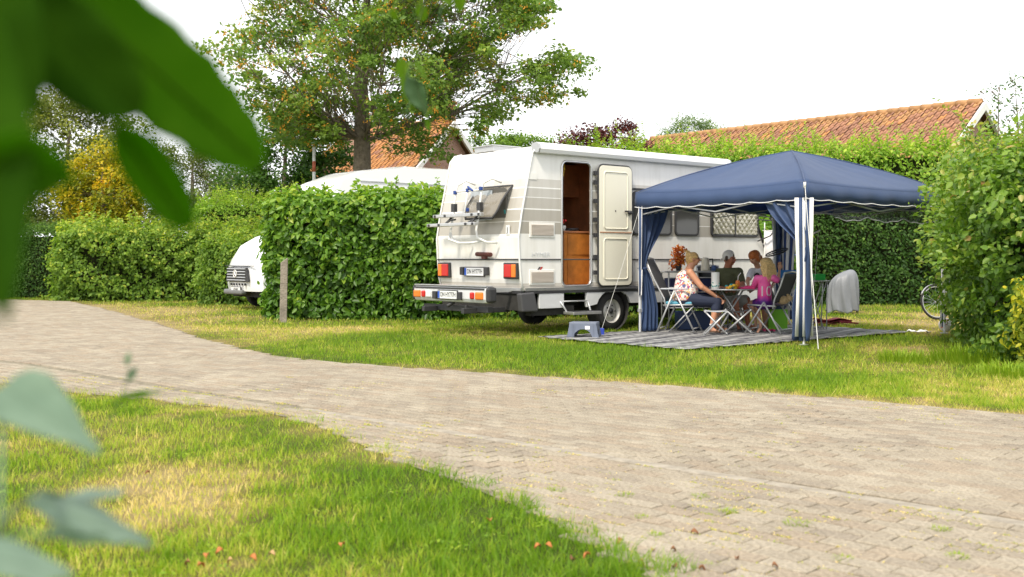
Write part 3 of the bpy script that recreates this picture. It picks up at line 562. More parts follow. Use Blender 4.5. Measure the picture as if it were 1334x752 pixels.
def house(name, apexA, ridge_dir, ridge_len, half, slope, label, seed, weights, chimney=None):
    d = Vector((*ridge_dir, 0)).normalized(); s = Vector((d.y, -d.x, 0))
    if s.y > 0: s = -s                                   # s points to the camera side
    A = Vector(apexA); base = Vector((A.x, A.y, 0)); root = empty(name, base, label, 'house')
    eh = A.z - half * math.tan(slope)
    wl = MB(); c0, c1 = Vector((0, 0, 0)) + d * .15, d * (ridge_len - .15)
    for c in (c0, c1):
        wl.add([c + s * half * .93, c - s * half * .93, c - s * half * .93 + Vector((0, 0, eh)), c + Vector((0, 0, A.z - .15)), c + s * half * .93 + Vector((0, 0, eh))], [(0, 1, 2, 3, 4)])
    for sg in (1, -1):
        wl.add([c0 + s * half * .93 * sg, c1 + s * half * .93 * sg, c1 + s * half * .93 * sg + Vector((0, 0, eh)), c0 + s * half * .93 * sg + Vector((0, 0, eh))], [(0, 1, 2, 3)])
    wl.build('wall', brick_m, root)
    rf = MB(); run = half * 1.08
    for sg in (1, -1):
        e = s * run * sg + Vector((0, 0, -run * math.tan(slope))); o0, o1 = Vector((0, 0, A.z)) - d * .1, Vector((0, 0, A.z)) + d * (ridge_len + .1)
        rf.add([o0, o1, o1 + e, o0 + e], [(0, 1, 2, 3)])
    rf = rf.build('roof', tile_m[2], root, solid=.06)
    for sg in (1, -1):
        e = s * run * sg + Vector((0, 0, -run * math.tan(slope))); z = Vector((0, 0, A.z + .05)); tiled_slope('roof_tile', rf, z - d * .1, z + d * (ridge_len + .1), e, seed + sg, weights)
    rdg = MB(); k = int(ridge_len / .4)
    for i in range(k):
        p0 = Vector((0, 0, A.z + .07)) + d * (i * .4 - .05); rdg.tube([p0, p0 + d * .42 + Vector((0, 0, .015))], [.12, .135], 8)
    o = rdg.build('ridge_tile', tile_m[3], rf); o['kind'] = 'stuff'
    for c in (-d * .14, d * (ridge_len + .14)):
        for sg in (1, -1):
            e = s * run * sg + Vector((0, 0, -run * math.tan(slope))); q = MB(); ap = c + Vector((0, 0, A.z + .06)); ww = Vector((0, 0, -.26)); dd = d * .05
            vs = [ap - dd, ap - dd + e, ap - dd + e + ww, ap - dd + ww]; vs += [v + dd * 2 for v in vs]
            q.add(vs, [(0, 1, 2, 3), (7, 6, 5, 4), (0, 4, 5, 1), (1, 5, 6, 2), (2, 6, 7, 3), (3, 7, 4, 0)]); q.build('bargeboard', white_wood, root)
    if chimney:
        q = MB(); c = d * chimney; q.box((c.x, c.y, A.z + .25), (.75, .75, 1.2), (0, 0, math.atan2(d.y, d.x))); q.box((c.x, c.y, A.z + .88), (.85, .85, .12), (0, 0, math.atan2(d.y, d.x)))
        q.build('chimney', mat('orange_chimney_brick', (.52, .24, .09), .9, noise=.3), root)  # the chimney has its own orange brick
    return root, d, s, A, eh
ga = at(588, 160, 45.); house('brick_house', ga, (-.8, .6), 6.3, 3.0, R(42), 'brick house with orange tiled roof and chimney behind the maple', 41, [.12, .62, .06, .2], .45)
ra = at(1277, 136, 34.); rl = at(846, 186, 44.7); dv = (rl.x - ra.x, rl.y - ra.y); house('long_house', (ra.x, ra.y, ra.z), dv, math.hypot(*dv), 4.4, R(38), 'long low building with weathered red tiled roof behind the hedge', 43, [.58, .07, .27, .08])
hw = MB(); ga2 = at(461, 178, 47.); hw.box((ga2.x, 47, 3.2), (.7, .7, 6.4)); tag(hw.build('brick_chimney', brick_m), 'tall brick chimney stack just left of the maple trunk', 'chimney')
# ------------------------------------------------------------------ the camper
white = mat('camper_white', (.80, .79, .75), .35, noise=.03, nscale=2, coat=.2); cream = mat('door_cream', (.78, .75, .62), .4)
alu = mat('aluminium', (.62, .62, .62), .35, .85, noise=.1, nscale=20); steel = mat('grey_metal', (.50, .51, .52), .4, .5); dkp = mat('dark_plastic', (.035, .035, .038), .55, noise=.2, nscale=30)
rubber = mat('rubber', (.022, .022, .022), .85, noise=.2, nscale=30); glass_dk = mat('smoked_window', (.055, .055, .05), .12, spec=.7); silver = mat('silver_skirt', (.66, .67, .68), .4, .1, noise=.08)
wht_tube = mat('white_tube', (.75, .75, .73), .4); red_l = mat('red_lens', (.50, .015, .012), .2, spec=.6); org_l = mat('orange_lens', (.75, .19, .015), .2, spec=.6); wht_l = mat('clear_lens', (.7, .7, .7), .2)
blue_p = mat('blue_plastic', (.02, .06, .25), .4); black_print = mat('black_print', (.02, .02, .02), .6); plate_w = mat('plate_white', (.75, .76, .76), .4); eu = mat('plate_blue', (.02, .09, .45), .4)
wood = mat('orange_wood', (.48, .17, .03), .4, noise=.35, nscale=5); wood_d = mat('dark_cupboard_wood', (.44, .17, .075), .45, noise=.3, nscale=5); curtain_m = mat('beige_curtain', (.34, .27, .18), .9)
under = mat('underbody', (.03, .029, .027), .9, noise=.4); grill_m = mat('vent_beige', (.58, .52, .46), .6); navy_p = mat('logo_grey', (.55, .56, .58), .5)
# the printed grey bands: flat print on the body, by height
body_m = bpy.data.materials.new('camper_body_print'); body_m.use_nodes = True; t = body_m.node_tree; p = t.nodes['Principled BSDF']; p.inputs['Roughness'].default_value = .38; p.inputs['Coat Weight'].default_value = .2
tc = t.nodes.new('ShaderNodeTexCoord'); sx_ = t.nodes.new('ShaderNodeSeparateXYZ'); mr = t.nodes.new('ShaderNodeMapRange'); mr.inputs['From Min'].default_value = .5; mr.inputs['From Max'].default_value = 3
r = t.nodes.new('ShaderNodeValToRGB'); r.color_ramp.interpolation = 'CONSTANT'; e = r.color_ramp.elements
W0, W1 = (.80, .79, .76), (.86, .86, .84)
bands = [(.5, (.40, .38, .34)), (.68, (.52, .50, .45)), (.725, (.30, .28, .26)), (.735, (.56, .53, .48)), (.79, W0), (1.545, (.395, .37, .325)), (1.735, W1), (1.75, (.43, .405, .36)), (1.925, W1), (1.94, (.48, .455, .41)), (2.105, W1), (2.12, (.53, .51, .47)), (2.255, W1), (2.27, (.58, .56, .52)), (2.40, W0)]
while len(e) < len(bands): e.new(.5)
for i, (z, c) in enumerate(bands): e[i].position = (z - .5) / 2.5; e[i].color = (*c, 1)
t.links.new(tc.outputs['Object'], sx_.inputs[0]); t.links.new(sx_.outputs['Z'], mr.inputs['Value']); t.links.new(mr.outputs[0], r.inputs[0])
nz = t.nodes.new('ShaderNodeTexNoise'); nz.inputs['Scale'].default_value = 2.2; nz.inputs['Detail'].default_value = 6; mm = t.nodes.new('ShaderNodeMixRGB'); mm.blend_type = 'MULTIPLY'; mm.inputs[0].default_value = .32
rr = t.nodes.new('ShaderNodeValToRGB'); rr.color_ramp.elements[0].color = (.72, .70, .64, 1); rr.color_ramp.elements[0].position = .32; rr.color_ramp.elements[1].position = .55
mp = t.nodes.new('ShaderNodeMapping'); mp.inputs['Scale'].default_value = (3.5, 3.5, .45); t.links.new(tc.outputs['Object'], mp.inputs[0]); t.links.new(mp.outputs[0], nz.inputs['Vector']); t.links.new(nz.outputs['Fac'], rr.inputs[0]); t.links.new(r.outputs[0], mm.inputs[1]); t.links.new(rr.outputs[0], mm.inputs[2]); t.links.new(mm.outputs[0], p.inputs['Base Color'])

cw = empty('camper', pw(0, 3.37), 'older white camper with grey stripes and its cream door folded open', 'camper', None, PA)
W = 2.15; D0, D1, DZ0, DZ1 = .90, 1.53, .74, 2.71
prof = [(.12, .68), (.08, .85), (.05, 1.16), (.03, 1.5), (.09, 1.85), (.17, 2.2), (.26, 2.6), (.31, 2.80), (.40, 2.90), (.55, 2.94), (4.7, 2.94), (5.05, 2.86), (5.45, 2.45), (5.80, 1.75), (6.02, 1.35), (6.4, 1.22), (6.55, 1.1), (6.6, .68)]
hole = rrect(D0, DZ0, D1, DZ1, .10)
b = MB(); b.plate(prof, 0, .035, [hole]); b.plate(prof, W - .035, W)
b.build('side_wall', body_m, cw, .012, 2)
b = MB(); rows = []
for x, z in prof:
    rows.append([(x, y_, z) for y_ in (.002, .0355, W / 2, W - .0355, W - .002)])
o = b.sheet(rows, False).build('shell', body_m, cw, 0)
b = MB(); b.box((3.3, W / 2, .70), (6.3, W - .08, .05)); b.build('floor_panel', under, cw)
# near corner trim following the rear edge
b = MB(); b.tube([(x - .006, -.004, z) for x, z in prof[:10]], .016, 6); b.build('corner_trim', wht_tube, cw)
b = MB(); b.tube([(x - .006, W + .004, z) for x, z in prof[:10]], .016, 6); b.build('corner_trim', wht_tube, cw)
b = MB(); b.tube([(.05, -.006, 1.16), (5.9, -.006, 1.16)], .011, 6); b.build('belt_moulding', dkp, cw); b = MB(); b.tube([(.038, .0, 1.16), (.038, W, 1.16)], .011, 6); b.build('belt_moulding', dkp, cw)
b = MB(); b.box((3.2, -.012, .655), (6.1, .05, .04)); b.box((.1, W / 2, .655), (.05, W, .04)); b.build('lower_moulding', dkp, cw)
b = MB(); b.box((3.2, -.010, .70), (6.1, .035, .045)); b.box((.085, W / 2, .70), (.035, W, .045)); b.build('aluminium_strip', alu, cw)
# skirts
def skirt(x0, x1, arch=None):
    q = MB(); pl = [(x0, .40), (x0, .632), (x1, .632), (x1, .40)]
    if arch:
        c, rr_ = arch; pts = [(c + rr_ * math.cos(R(a)), .36 + rr_ * .78 * math.sin(R(a))) for a in range(0, 181, 15)]
        pl = [(x0, .40), (x0, .632), (x1, .632), (x1, .40)] + [p_ for p_ in pts if p_[1] > .40]
    q.plate(pl, -.03, 0.02); q.build('skirt', silver, cw, .008)
skirt(.42, .93); skirt(1.42, 6.3, (2.03, .40))
b = MB(); b.plate([(.06, .36), (.02, .64), (.30, .66), (.38, .36)], -.06, .05); b.build('corner_bumper', mat('corner_rubber', (.07, .07, .075), .6), cw, .02)
b = MB(); b.box((.2, W / 2, .50), (.2, W - .1, .25)); b.box((3, W / 2, .45), (5.6, .8, .2)); b.box((.75, .1, .36), (.9, .12, .14)); b.box((2.0, W / 2, .35), (.1, 1.7, .1)); b.build('chassis', under, cw)
# doorway: frame, interior
b = MB(); fr = hole; pts = [(x, -.008, z) for x, z in fr]; b.tube(pts, .02, 6, True); b.build('door_frame', alu, cw)
b = MB(); x0, x1, y1, z0, z1 = .55, 2.2, 1.9, .745, 2.86
b.add([(x0, .04, z0), (x1, .04, z0), (x1, y1, z0), (x0, y1, z0)], [(0, 1, 2, 3)]); b.add([(x0, .04, z1), (x1, .04, z1), (x1, y1, z1), (x0, y1, z1)], [(0, 1, 2, 3)])
b.add([(x0, y1, z0), (x1, y1, z0), (x1, y1, z1), (x0, y1, z1)], [(0, 1, 2, 3)]); b.add([(x0, .04, z0), (x0, y1, z0), (x0, y1, z1), (x0, .04, z1)], [(0, 1, 2, 3)]); b.add([(x1, .04, z0), (x1, y1, z0), (x1, y1, z1), (x1, .04, z1)], [(0, 1, 2, 3)])
b.build('interior', wood_d, cw)
b = MB(); b.box((1.68, .62, 1.17), (1.0, .75, .84)); kc = b.build('kitchen_cabinet', wood, cw, .008)
b = MB(); b.box((1.177, .45, 1.42), (.016, .36, .32)); b.box((1.177, .45, .98), (.016, .36, .40)); b.box((1.6, .238, 1.4), (.7, .012, .33)); b.box((1.6, .238, .96), (.7, .012, .40)); b.build('cabinet_door', wood, kc, .006)
b = MB(); b.box((1.68, .62, 1.605), (1.04, .79, .03)); b.build('counter', wood_d, kc, .005)
b = MB(); b.box((1.4, 1.3, 2.5), (1.6, .6, .55)); kc2 = b.build('wall_cupboard', wood_d, cw, .01)
for i in range(3):
    b = MB(); b.box((.9 + i * .42, .99, 2.5), (.38, .02, .44)); b.box((.9 + i * .42, .98, 2.5), (.28, .02, .34)); b.build('cupboard_door', wood_d, kc2, .005)
b = MB(); b.sheet([[(.6 + .02 * i, 1.6 + .035 * math.sin(i * 1.3), z) for i in range(76)] for z in (.8, 2.3)]); b.build('curtain', curtain_m, cw)
b = MB(); b.tube([(1.25, .3, 1.62), (1.45, .3, 1.64)], .012, 6); b.lathe([(.0, 1.625), (.10, 1.625), (.12, 1.67), (.11, 1.67), (.09, 1.635)], 16, (1.5, .42, 0)); pn = b.build('frying_pan', dkp, None); tag(pn, 'dark frying pan on the counter inside the camper doorway', 'pan'); pn.matrix_world = Matrix.Translation(pw(0, 3.37)) @ Matrix.Rotation(PA, 4, 'Z')
b = MB(); b.lathe([(0, 1.62), (.035, 1.62), (.045, 1.70), (.035, 1.71)], 10, (1.28, .38, 0)); vs_ = b.build('flower_pot', wht_tube); tag(vs_, 'small pot of red flowers on the counter inside the camper', 'flowers'); vs_.matrix_world = pn.matrix_world.copy()
b = MB(); [b.ball((1.28 + random.uniform(-.05, .05), .38 + random.uniform(-.04, .04), 1.76 + random.uniform(-.04, .06)), .02, 6, 4) for _ in range(9)]; b.build('blossom', mat('red_petal', (.6, .03, .03), .6), vs_)
b = MB(); b.tube([(1.22, .3, 2.70), (1.22, .3, 2.60)], .022, 6); b.tube([(1.22, .3, 2.60), (1.20, .3, 2.5)], .014, 6); hg = b.build('yellow_duster', mat('yellow_cloth', (.65, .42, .04), .8)); tag(hg, 'small yellow cloth hanging at the top of the camper doorway', 'cloth'); hg.matrix_world = pn.matrix_world.copy()
# the open door folded back against the wall
dr = MB(); DL0, DL1 = 1.63, 2.37; dr.plate(rrect(DL0, .74, DL1, 2.68, .09), -.10, -.055); dr = dr.build('door', cream, cw, .008)
b = MB(); b.tube([(x, -.078, z) for x, z in rrect(DL0 - .008, .732, DL1 + .008, 2.688, .1)], .018, 6, True); b.build('door_seal', dkp, dr)
for z0, z1 in ((1.66, 2.58), (.84, 1.50)):
    b = MB(); b.tube([(x, -.103, z) for x, z in rrect(DL0 + .1, z0, DL1 - .1, z1, .05)], .010, 6, True); b.build('door_panel_rim', cream, dr)
b = MB(); b.box(((DL0 + DL1) / 2, -.103, 1.60), (DL1 - DL0 - .02, .012, .012)); b.build('door_split', wood_d, dr)
b = MB(); b.ball((DL1 - .07, -.125, 1.93), (.055, .03, .035)); b.box((DL1 - .14, -.125, 1.95), (.09, .022, .025)); b.build('handle', dkp, dr, .004)
b = MB(); b.ball((DL0 + .36, -.103, 1.95), (.014, .008, .014)); b.build('lock', dkp, dr)
for z in (.95, 1.2, 1.55, 1.8, 2.1, 2.4, 2.55):
    b = MB(); b.box((1.585, -.05, z), (.05, .05, .07)); b.build('hinge', dkp, cw, .004)
# windows of the near side
def win(x0, x1, z0, z1, pane, splits=(), label=None):
    f = MB(); o_, i_ = rrect(x0, z0, x1, z1, .09), rrect(x0 + .035, z0 + .035, x1 - .035, z1 - .035, .065); f.plate(o_, -.03, -.002, [i_]); f = f.build('window', dkp, cw, .005, label=label)
    q = MB(); q.plate(rrect(x0 + .03, z0 + .03, x1 - .03, z1 - .03, .06), -.022, -.006); q.build('pane', pane, f)
    for s_ in splits: q = MB(); q.box((s_, -.032, (z0 + z1) / 2), (.03, .014, z1 - z0 - .03)); q.build('window_bar', dkp, f)
    return f
win(2.45, 3.42, 1.57, 2.30, glass_dk); win(3.5, 4.12, 1.57, 2.30, glass_dk)
foil = bpy.data.materials.new('quilted_foil'); foil.use_nodes = True; t = foil.node_tree; p = t.nodes['Principled BSDF']; p.inputs['Metallic'].default_value = .75; p.inputs['Roughness'].default_value = .3; p.inputs['Base Color'].default_value = (.5, .47, .38, 1)
foil_m = MB(); rows = []
for j in range(31):
    row = []
    for i in range(61):
        x = 4.50 + i * .0205; z = 1.62 + j * .0213; a_ = (x + z) * 24; b2 = (x - z) * 24; row.append((x, -.022 - .016 * (abs(math.sin(a_)) ** .5) * (abs(math.sin(b2)) ** .5) - random.uniform(0, .003), z))
    rows.append(row)
fw = win(4.44, 5.78, 1.57, 2.30, glass_dk, (5.1,), 'cab window with quilted foil mats behind the glass'); foil_m.sheet(rows, False).build('foil_mat', foil, fw)
b = MB(); b.box((3.95, -.008, 2.335), (3.0, .014, .035)); b.build('window_rail', dkp, cw)
for (x0, x1, z0, z1, mm_) in ((.27, .72, 1.53, 1.70, grill_m), (.27, .72, .80, .97, grill_m)):
    f = MB(); f.box(((x0 + x1) / 2, -.006, (z0 + z1) / 2), (x1 - x0 + .06, .014, z1 - z0 + .06)); f = f.build('vent', white, cw, .004)
    q = MB(); q.box(((x0 + x1) / 2, -.015, (z0 + z1) / 2), (x1 - x0, .006, z1 - z0)); k = 9
    for i in range(k): q.box(((x0 + x1) / 2, -.021, z0 + (i + .5) * (z1 - z0) / k), (x1 - x0, .010, .007), (.5, 0, 0))
    tag(q.build('grille', grill_m, f), kind='stuff')
b = MB(); b.box((.30, -.005, 2.44), (.17, .008, .10)); lb_ = b.build('data_plate', white, cw)
RS = Matrix.Rotation(R(90), 4, 'X')
text('HYMER', .095, 'lettering', mat('faded_lettering', (.66, .67, .68), .6), cw, Matrix.Translation((.47, -.006, 1.235)) @ RS, .003, 1.25)
b = MB(); b.cm = 0; b.plate([(.40, 1.0), (.44, 1.045), (.47, 1.045), (.43, 1.0)], -.007, -.002); b.cm = 1; b.plate([(.445, 1.0), (.48, 1.045), (.51, 1.045), (.475, 1.0)], -.007, -.002); b.build('emblem', [dkp, red_l], cw)
# awning box and roof things
b = MB(); pa = [(-.10, 2.80), (-.13, 2.86), (-.12, 2.93), (-.05, 2.965), (.06, 2.95), (.06, 2.80)]; b.plate(pa, .36, 4.85, plane='YZ'); b.build('awning_box', mat('awning_white', (.84, .84, .83), .3, coat=.3), cw, .01)
for x in (.35, 4.86):
    b = MB(); b.plate([(y * 1.02, z + .002) for y, z in pa], x - .015, x + .015, plane='YZ'); b.build('awning_cap', steel, cw, .004)
b = MB(); b.box((.75, 1.45, 2.98), (.55, .5, .09)); b.box((.75, 1.45, 3.03), (.6, .55, .02)); b.build('roof_hatch', steel, cw, .02)
b = MB(); b.box((2.9, .9, 2.985), (1.5, .9, .10)); b.build('roof_box', white, cw, .045, 3)
b = MB(); b.box((4.3, .9, 2.97), (.6, .6, .08)); b.build('roof_hatch', white, cw, .02)
# front pillar and mirror arm
b = MB(); b.tube([(5.42, -.012, 2.5), (5.80, -.012, 1.75), (6.0, -.012, 1.32)], .022, 6); b.build('windscreen_trim', dkp, cw)
b = MB(); b.tube([(5.75, -.02, 1.9), (5.85, -.25, 1.88), (5.95, -.3, 2.05)], .014, 6); b.tube([(5.75, -.02, 1.5), (5.9, -.2, 1.6), (5.95, -.3, 1.75)], .014, 6); b.box((5.95, -.3, 1.92), (.06, .18, .32)); b.build('mirror', dkp, cw, .01)
# wheels
def wheel(x, y, side, par, r=.315, wd=.19):
    w_ = empty('wheel', (0, 0, 0), None, None); w_.parent = par; w_.location = (x, y, r)
    q = MB(); q.lathe([(r * .62, -wd / 2), (r * .9, -wd / 2), (r * .985, -wd * .36), (r, -wd * .2), (r, wd * .2), (r * .985, wd * .36), (r * .9, wd / 2), (r * .62, wd / 2)], 40, axis='Y'); q.build('tyre', rubber, w_)
    q = MB(); s = side * wd / 2
    q.lathe([(r * .64, s * 1.0), (r * .66, s * .95), (r * .60, s * .8), (r * .56, s * .45), (r * .45, s * .42), (r * .42, s * .62), (r * .24, s * .70), (r * .18, s * .60), (0, s * .60)], 36, axis='Y'); q.build('rim', mat('rim_paint', (.52, .51, .48), .45, .3, noise=.25, nscale=12), w_)
    q = MB()
    for i in range(5): a = i * 1.2566; q.ball((r * .30 * math.cos(a), s * .70, r * .30 * math.sin(a)), .016, 6, 4)
    tag(q.build('wheel_nut', dkp, w_), kind='stuff'); q = MB(); q.lathe([(0, s * .62), (r * .13, s * .64), (r * .15, s * .9), (0, s * .95)], 14, axis='Y'); q.build('hub_cap', dkp, w_)
    return w_
wheel(2.03, .12, -1, cw); wheel(2.03, W - .12, 1, cw); wheel(5.4, .15, -1, cw); wheel(5.4, W - .15, 1, cw)
b = MB(); b.lathe([(.36, -.15), (.36, .12)], 24, (2.03, .14, .36), 'Y'); b.build('wheel_arch', under, cw)
# step below the door
b = MB(); b.box((1.15, -.22, .325), (.60, .24, .045)); st_ = b.build('entry_step', alu, cw, .006)
b = MB(); b.tube([(.90, -.14, .33), (.84, .02, .56)], .016, 6); b.tube([(1.40, -.14, .33), (1.46, .02, .56)], .016, 6); b.tube([(.88, -.02, .5), (1.44, -.02, .5)], .013, 6); b.build('step_bracket', steel, st_)
b = MB(); [b.box((1.15, -.12 - i * .045, .350), (.56, .012, .006)) for i in range(5)]; tag(b.build('step_tread', dkp, st_), kind='stuff')
# rear face: lights, plate, window, rack
RX = Matrix(((0, 0, -1, 0), (-1, 0, 0, 0), (0, 1, 0, 0), (0, 0, 0, 1)))    # text plane on the rear face: right is -y, up is z, out is -x
for y, s in ((.20, 1), (W - .19, -1)):
    f = MB(); f.box((.045, y, .985), (.05, .34, .25)); f = f.build('tail_light', dkp, cw, .015)
    q = MB(); q.box((.018, y + s * .05, .985), (.03, .18, .20)); q.build('red_lens', red_l, f, .012); q = MB(); q.box((.018, y - s * .09, .985), (.03, .10, .20)); q.build('orange_lens', org_l, f, .012)
def plate(y, x, z, par, w_=.50, h=.125):
    f = MB(); f.box((x, y, z), (.02, w_ + .03, h + .03)); f = f.build('number_plate', dkp, par, .004)
    q = MB(); q.box((x - .012, y, z), (.006, w_, h)); q.build('plate_face', plate_w, f); q = MB(); q.box((x - .0165, y + w_ / 2 - .028, z), (.004, .05, h - .01)); q.build('country_strip', eu, f)
    text('DN HY777H', .105, 'plate_number', black_print, f, Matrix.Translation((x - .0165, y - .025, z)) @ RX, .003, .72)
    return f
plate(W / 2 + .06, .045, .965, cw)
for y in (W / 2 + .37, W / 2 - .27): b = MB(); b.box((.035, y, .975), (.06, .09, .13)); b.build('plate_lamp', dkp, cw, .012)
b = MB(); b.tube([(-.02, .62, 1.235), (-.02, .99, 1.245)], .035, 8); b.box((-.01, .8, 1.20), (.05, .1, .06)); b.build('rack_bracket', mat('rusty_brown', (.13, .035, .025), .7, noise=.4), cw)
b = MB(); b.box((.028, .26, 1.615), (.01, .09, .15)); b.build('height_sticker', plate_w, cw); text('J', .11, 'sticker_mark', black_print, cw, Matrix.Translation((.018, .26, 1.615)) @ RX, .002)
b = MB(); b.box((.085, .40, 1.88), (.008, .035, .10), (0, R(-12), 0)); b.build('reflector_sticker', mat('teal_sticker', (.02, .28, .30), .5), cw)
b = MB(); b.box((.285, W / 2 - .16, 2.33), (.05, W * .85, .02), (0, R(14), 0)); b.build('rain_rail', dkp, cw)
# top hung rear window, propped open
wroot = MB(); P0, P1 = Vector((.19, 0, 2.31)), Vector((-.15, 0, 1.80)); yy0, yy1 = .34, 1.18; rows = []
for k in range(9):
    f_ = k / 8; bow = -.05 * math.sin(f_ * math.pi); c = P0.lerp(P1, f_); ins = .0 if f_ < .8 else (f_ - .8) * .35
    rows.append([(c.x + bow, yy0 + ins + (yy1 - yy0 - 2 * ins) * g / 8, c.z) for g in range(9)])
smk = mat('smoked_acrylic', (.30, .27, .22), .08, spec=.6, alpha=.62)
wr = MB().sheet(rows).build('rear_window', smk, cw, solid=.012)
b = MB(); edge = rows[0] + [r[-1] for r in rows[1:]] + rows[-1][::-1][1:] + [r[0] for r in rows[::-1][1:-1]]; b.tube(edge, .018, 6, True); b.build('window_rim', dkp, wr)
b = MB(); b.plate(rrect(yy0 + .04, 1.72, yy1 - .04, 2.28, .06), .083, .11, plane='YZ'); o = b.build('window_opening', mat('opening_dark', (.10, .095, .085), .7), cw); 
b = MB(); b.sheet([[(.06 + .01 * math.sin(i * 1.1), yy0 + .35 + i * .03, z) for i in range(20)] for z in (1.78, 2.25)]); b.build('blind', mat('blind_grey', (.42, .46, .50), .8), cw)
for y in (.6, 1.3): b = MB(); b.tube([(.12, y, 1.95), (-.1, y, 1.86)], .010, 6); b.build('window_stay', dkp, cw)
# bicycle rack
rk = empty('bicycle_rack', (0, 0, 0), None, None); rk.parent = cw
for y in (.74, 1.42):
    b = MB(); b.tube([(.16, y - .16, 2.37), (.02, y - .1, 2.43), (-.08, y, 2.36), (-.12, y, 2.2), (-.17, y, 1.86), (-.22, y, 1.62), (-.24, y - .05, 1.50), (-.18, y - .2, 1.43), (-.02, y - .28, 1.42)], .019, 8); b.build('upright', wht_tube, rk)
b = MB(); b.tube([(-.12, .72, 2.25), (-.12, 1.44, 2.25)], .016, 8); b.build('crossbar', wht_tube, rk)
b = MB(); b.tube([(-.13, 1.08, 2.26), (-.18, 1.10, 1.88)], .014, 8); b.build('clamp_arm', wht_tube, rk)
for x, z in ((-.24, 1.86), (-.36, 1.71)):
    b = MB(); b.box((x, 1.2, z), (.08, 1.28, .055)); rl_ = b.build('wheel_rail', alu, rk, .01)
    for y in (.6, .78, 1.5, 1.78): b = MB(); b.box((x - .042, y, z), (.012, .045, .04)); b.build('rail_clip', dkp, rl_)
for y in (.74, 1.42): b = MB(); b.tube([(-.17, y, 1.86), (-.36, y, 1.70)], .016, 6); b.box((-.15, y, 1.99), (.06, .09, .13)); b.build('rail_arm', dkp, rk)
b = MB()
for y, z in ((.74, 2.27), (1.42, 2.24), (1.08, 2.26), (1.10, 1.95)): b.box((-.13, y, z), (.05, .055, .06))
b.box((-.14, 1.0, 2.28), (.03, .16, .03), (.5, 0, 0)); tag(b.build('clamp', blue_p, rk, .008), kind='stuff')
b = MB(); b.tube([(-.22, 1.42, 1.60), (-.28, 1.38, 1.48), (-.28, 1.1, 1.42), (-.26, .8, 1.42), (-.16, .66, 1.45)], .018, 8); b.build('lower_hoop', wht_tube, rk)
b = MB()
for y in (.70, 1.30): b.tube([(-.2, y, 1.80), (-.28, y + .05, 1.78), (-.34, y + .1, 1.73)], .014, 5)
tag(b.build('strap', dkp, rk), kind='stuff')
# the bumper carried on the tow frame behind
bp = empty('rear_carrier', (0, 0, 0), None, None); bp.parent = cw
xb = -.45; bw0, bw1 = .08, 1.98
b = MB(); pr = [(-.07, .50), (-.10, .56), (-.10, .70), (-.06, .745), (.04, .75), (.04, .50)]
b.plate([(x + xb, z) for x, z in pr], bw0, bw1); b.build('bumper', silver, bp, .015)
b = MB(); b.box((xb - .104, 1.03, .712), (.012, 1.86, .022)); b.build('bumper_strip', dkp, bp); b = MB(); b.box((xb - .02, 1.03, .755), (.16, 1.9, .014)); b.build('bumper_top', alu, bp, .005)
for y in (bw0 - .03, bw1 + .03): b = MB(); b.box((xb - .01, y, .625), (.17, .09, .24)); b.build('end_cap', dkp, bp, .04)
plate(1.03, xb - .105, .61, bp, .50, .12)
for y in (1.36, .70): b = MB(); b.box((xb - .12, y, .60), (.05, .10, .12)); b.build('plate_lamp', dkp, bp, .01)
for s, y0_ in ((1, .22), (-1, 1.88)):
    b = MB(); b.box((xb - .105, y0_, .61), (.04, .19, .115)); b.build('turn_signal', org_l, bp, .02); b = MB(); b.box((xb - .105, y0_ + s * .18, .61), (.04, .10, .105)); b.build('rear_reflector', red_l, bp, .025)
b = MB(); b.box((xb - .105, 1.56, .61), (.03, .14, .10)); b.build('reverse_lamp', wht_l, bp, .012)
b = MB(); b.box((xb + .05, 1.0, .40), (.10, 1.7, .09)); b.box((-.25, .45, .38), (.9, .07, .08)); b.box((-.25, 1.5, .38), (.9, .07, .08)); b.box((xb - .05, .62, .40), (.03, .05, .12)); b.tube([(xb - .1, 1.05, .43), (xb, 1.0, .5)], .03, 8); b.build('tow_frame', dkp, bp, .006)
b = MB(); b.box((-.15, .25, .69), (.5, .05, .06)); b.box((-.15, 1.8, .69), (.5, .05, .06)); b.build('bumper_bracket', steel, bp)

# ------------------------------------------------------------------ the white van behind the laurel hedge
van = empty('white_van', (-5.76, 24.35, 0), 'white motorhome with black slatted grille, mostly hidden behind the laurel hedge', 'motorhome', None, math.atan2(.63, .78))
vw = mat('van_white', (.82, .83, .84), .25, coat=.5); VW = 2.1
# local x runs from nose to tail, y from near to far side
b = MB(); vp = [(0, .42), (-.04, .6), (0, .98), (.10, 1.16), (.40, 1.50), (.9, 1.72), (1.25, 1.82), (1.9, 2.5), (2.15, 3.12), (2.8, 3.36), (3.9, 3.52), (6.6, 3.56), (6.75, 3.4), (6.8, .45)]
rows = []
for x, z in vp:
    f_ = max(0, 1 - x / .9) if x < .9 else 0; ins = .08 * f_ ** 1.6; rows.append([(x + .16 * f_ * (abs(g / 4 - 1) ** 3), ins + (VW - 2 * ins) * g / 8, z - .05 * (abs(g / 4 - 1) ** 6) * (z > 2.5)) for g in range(9)])
b.sheet(rows); 
for g, k in ((0, 0), (8, 1)): b.add([r[g] for r in rows], [tuple(range(len(rows)))])
b.build('body', vw, van, .03, 3)
b = MB(); b.box((4.6, -.01, 3.08), (3.9, .02, .03)); b.build('body_line', steel, van)
b = MB(); b.add([(1.27, .12, 1.66), (1.88, .18, 2.46), (1.88, VW - .18, 2.46), (1.27, VW - .12, 1.66)], [(0, 1, 2, 3)]); o = b.build('windscreen', glass_dk, van, solid=.02); o.location = (-.03, 0, .03)
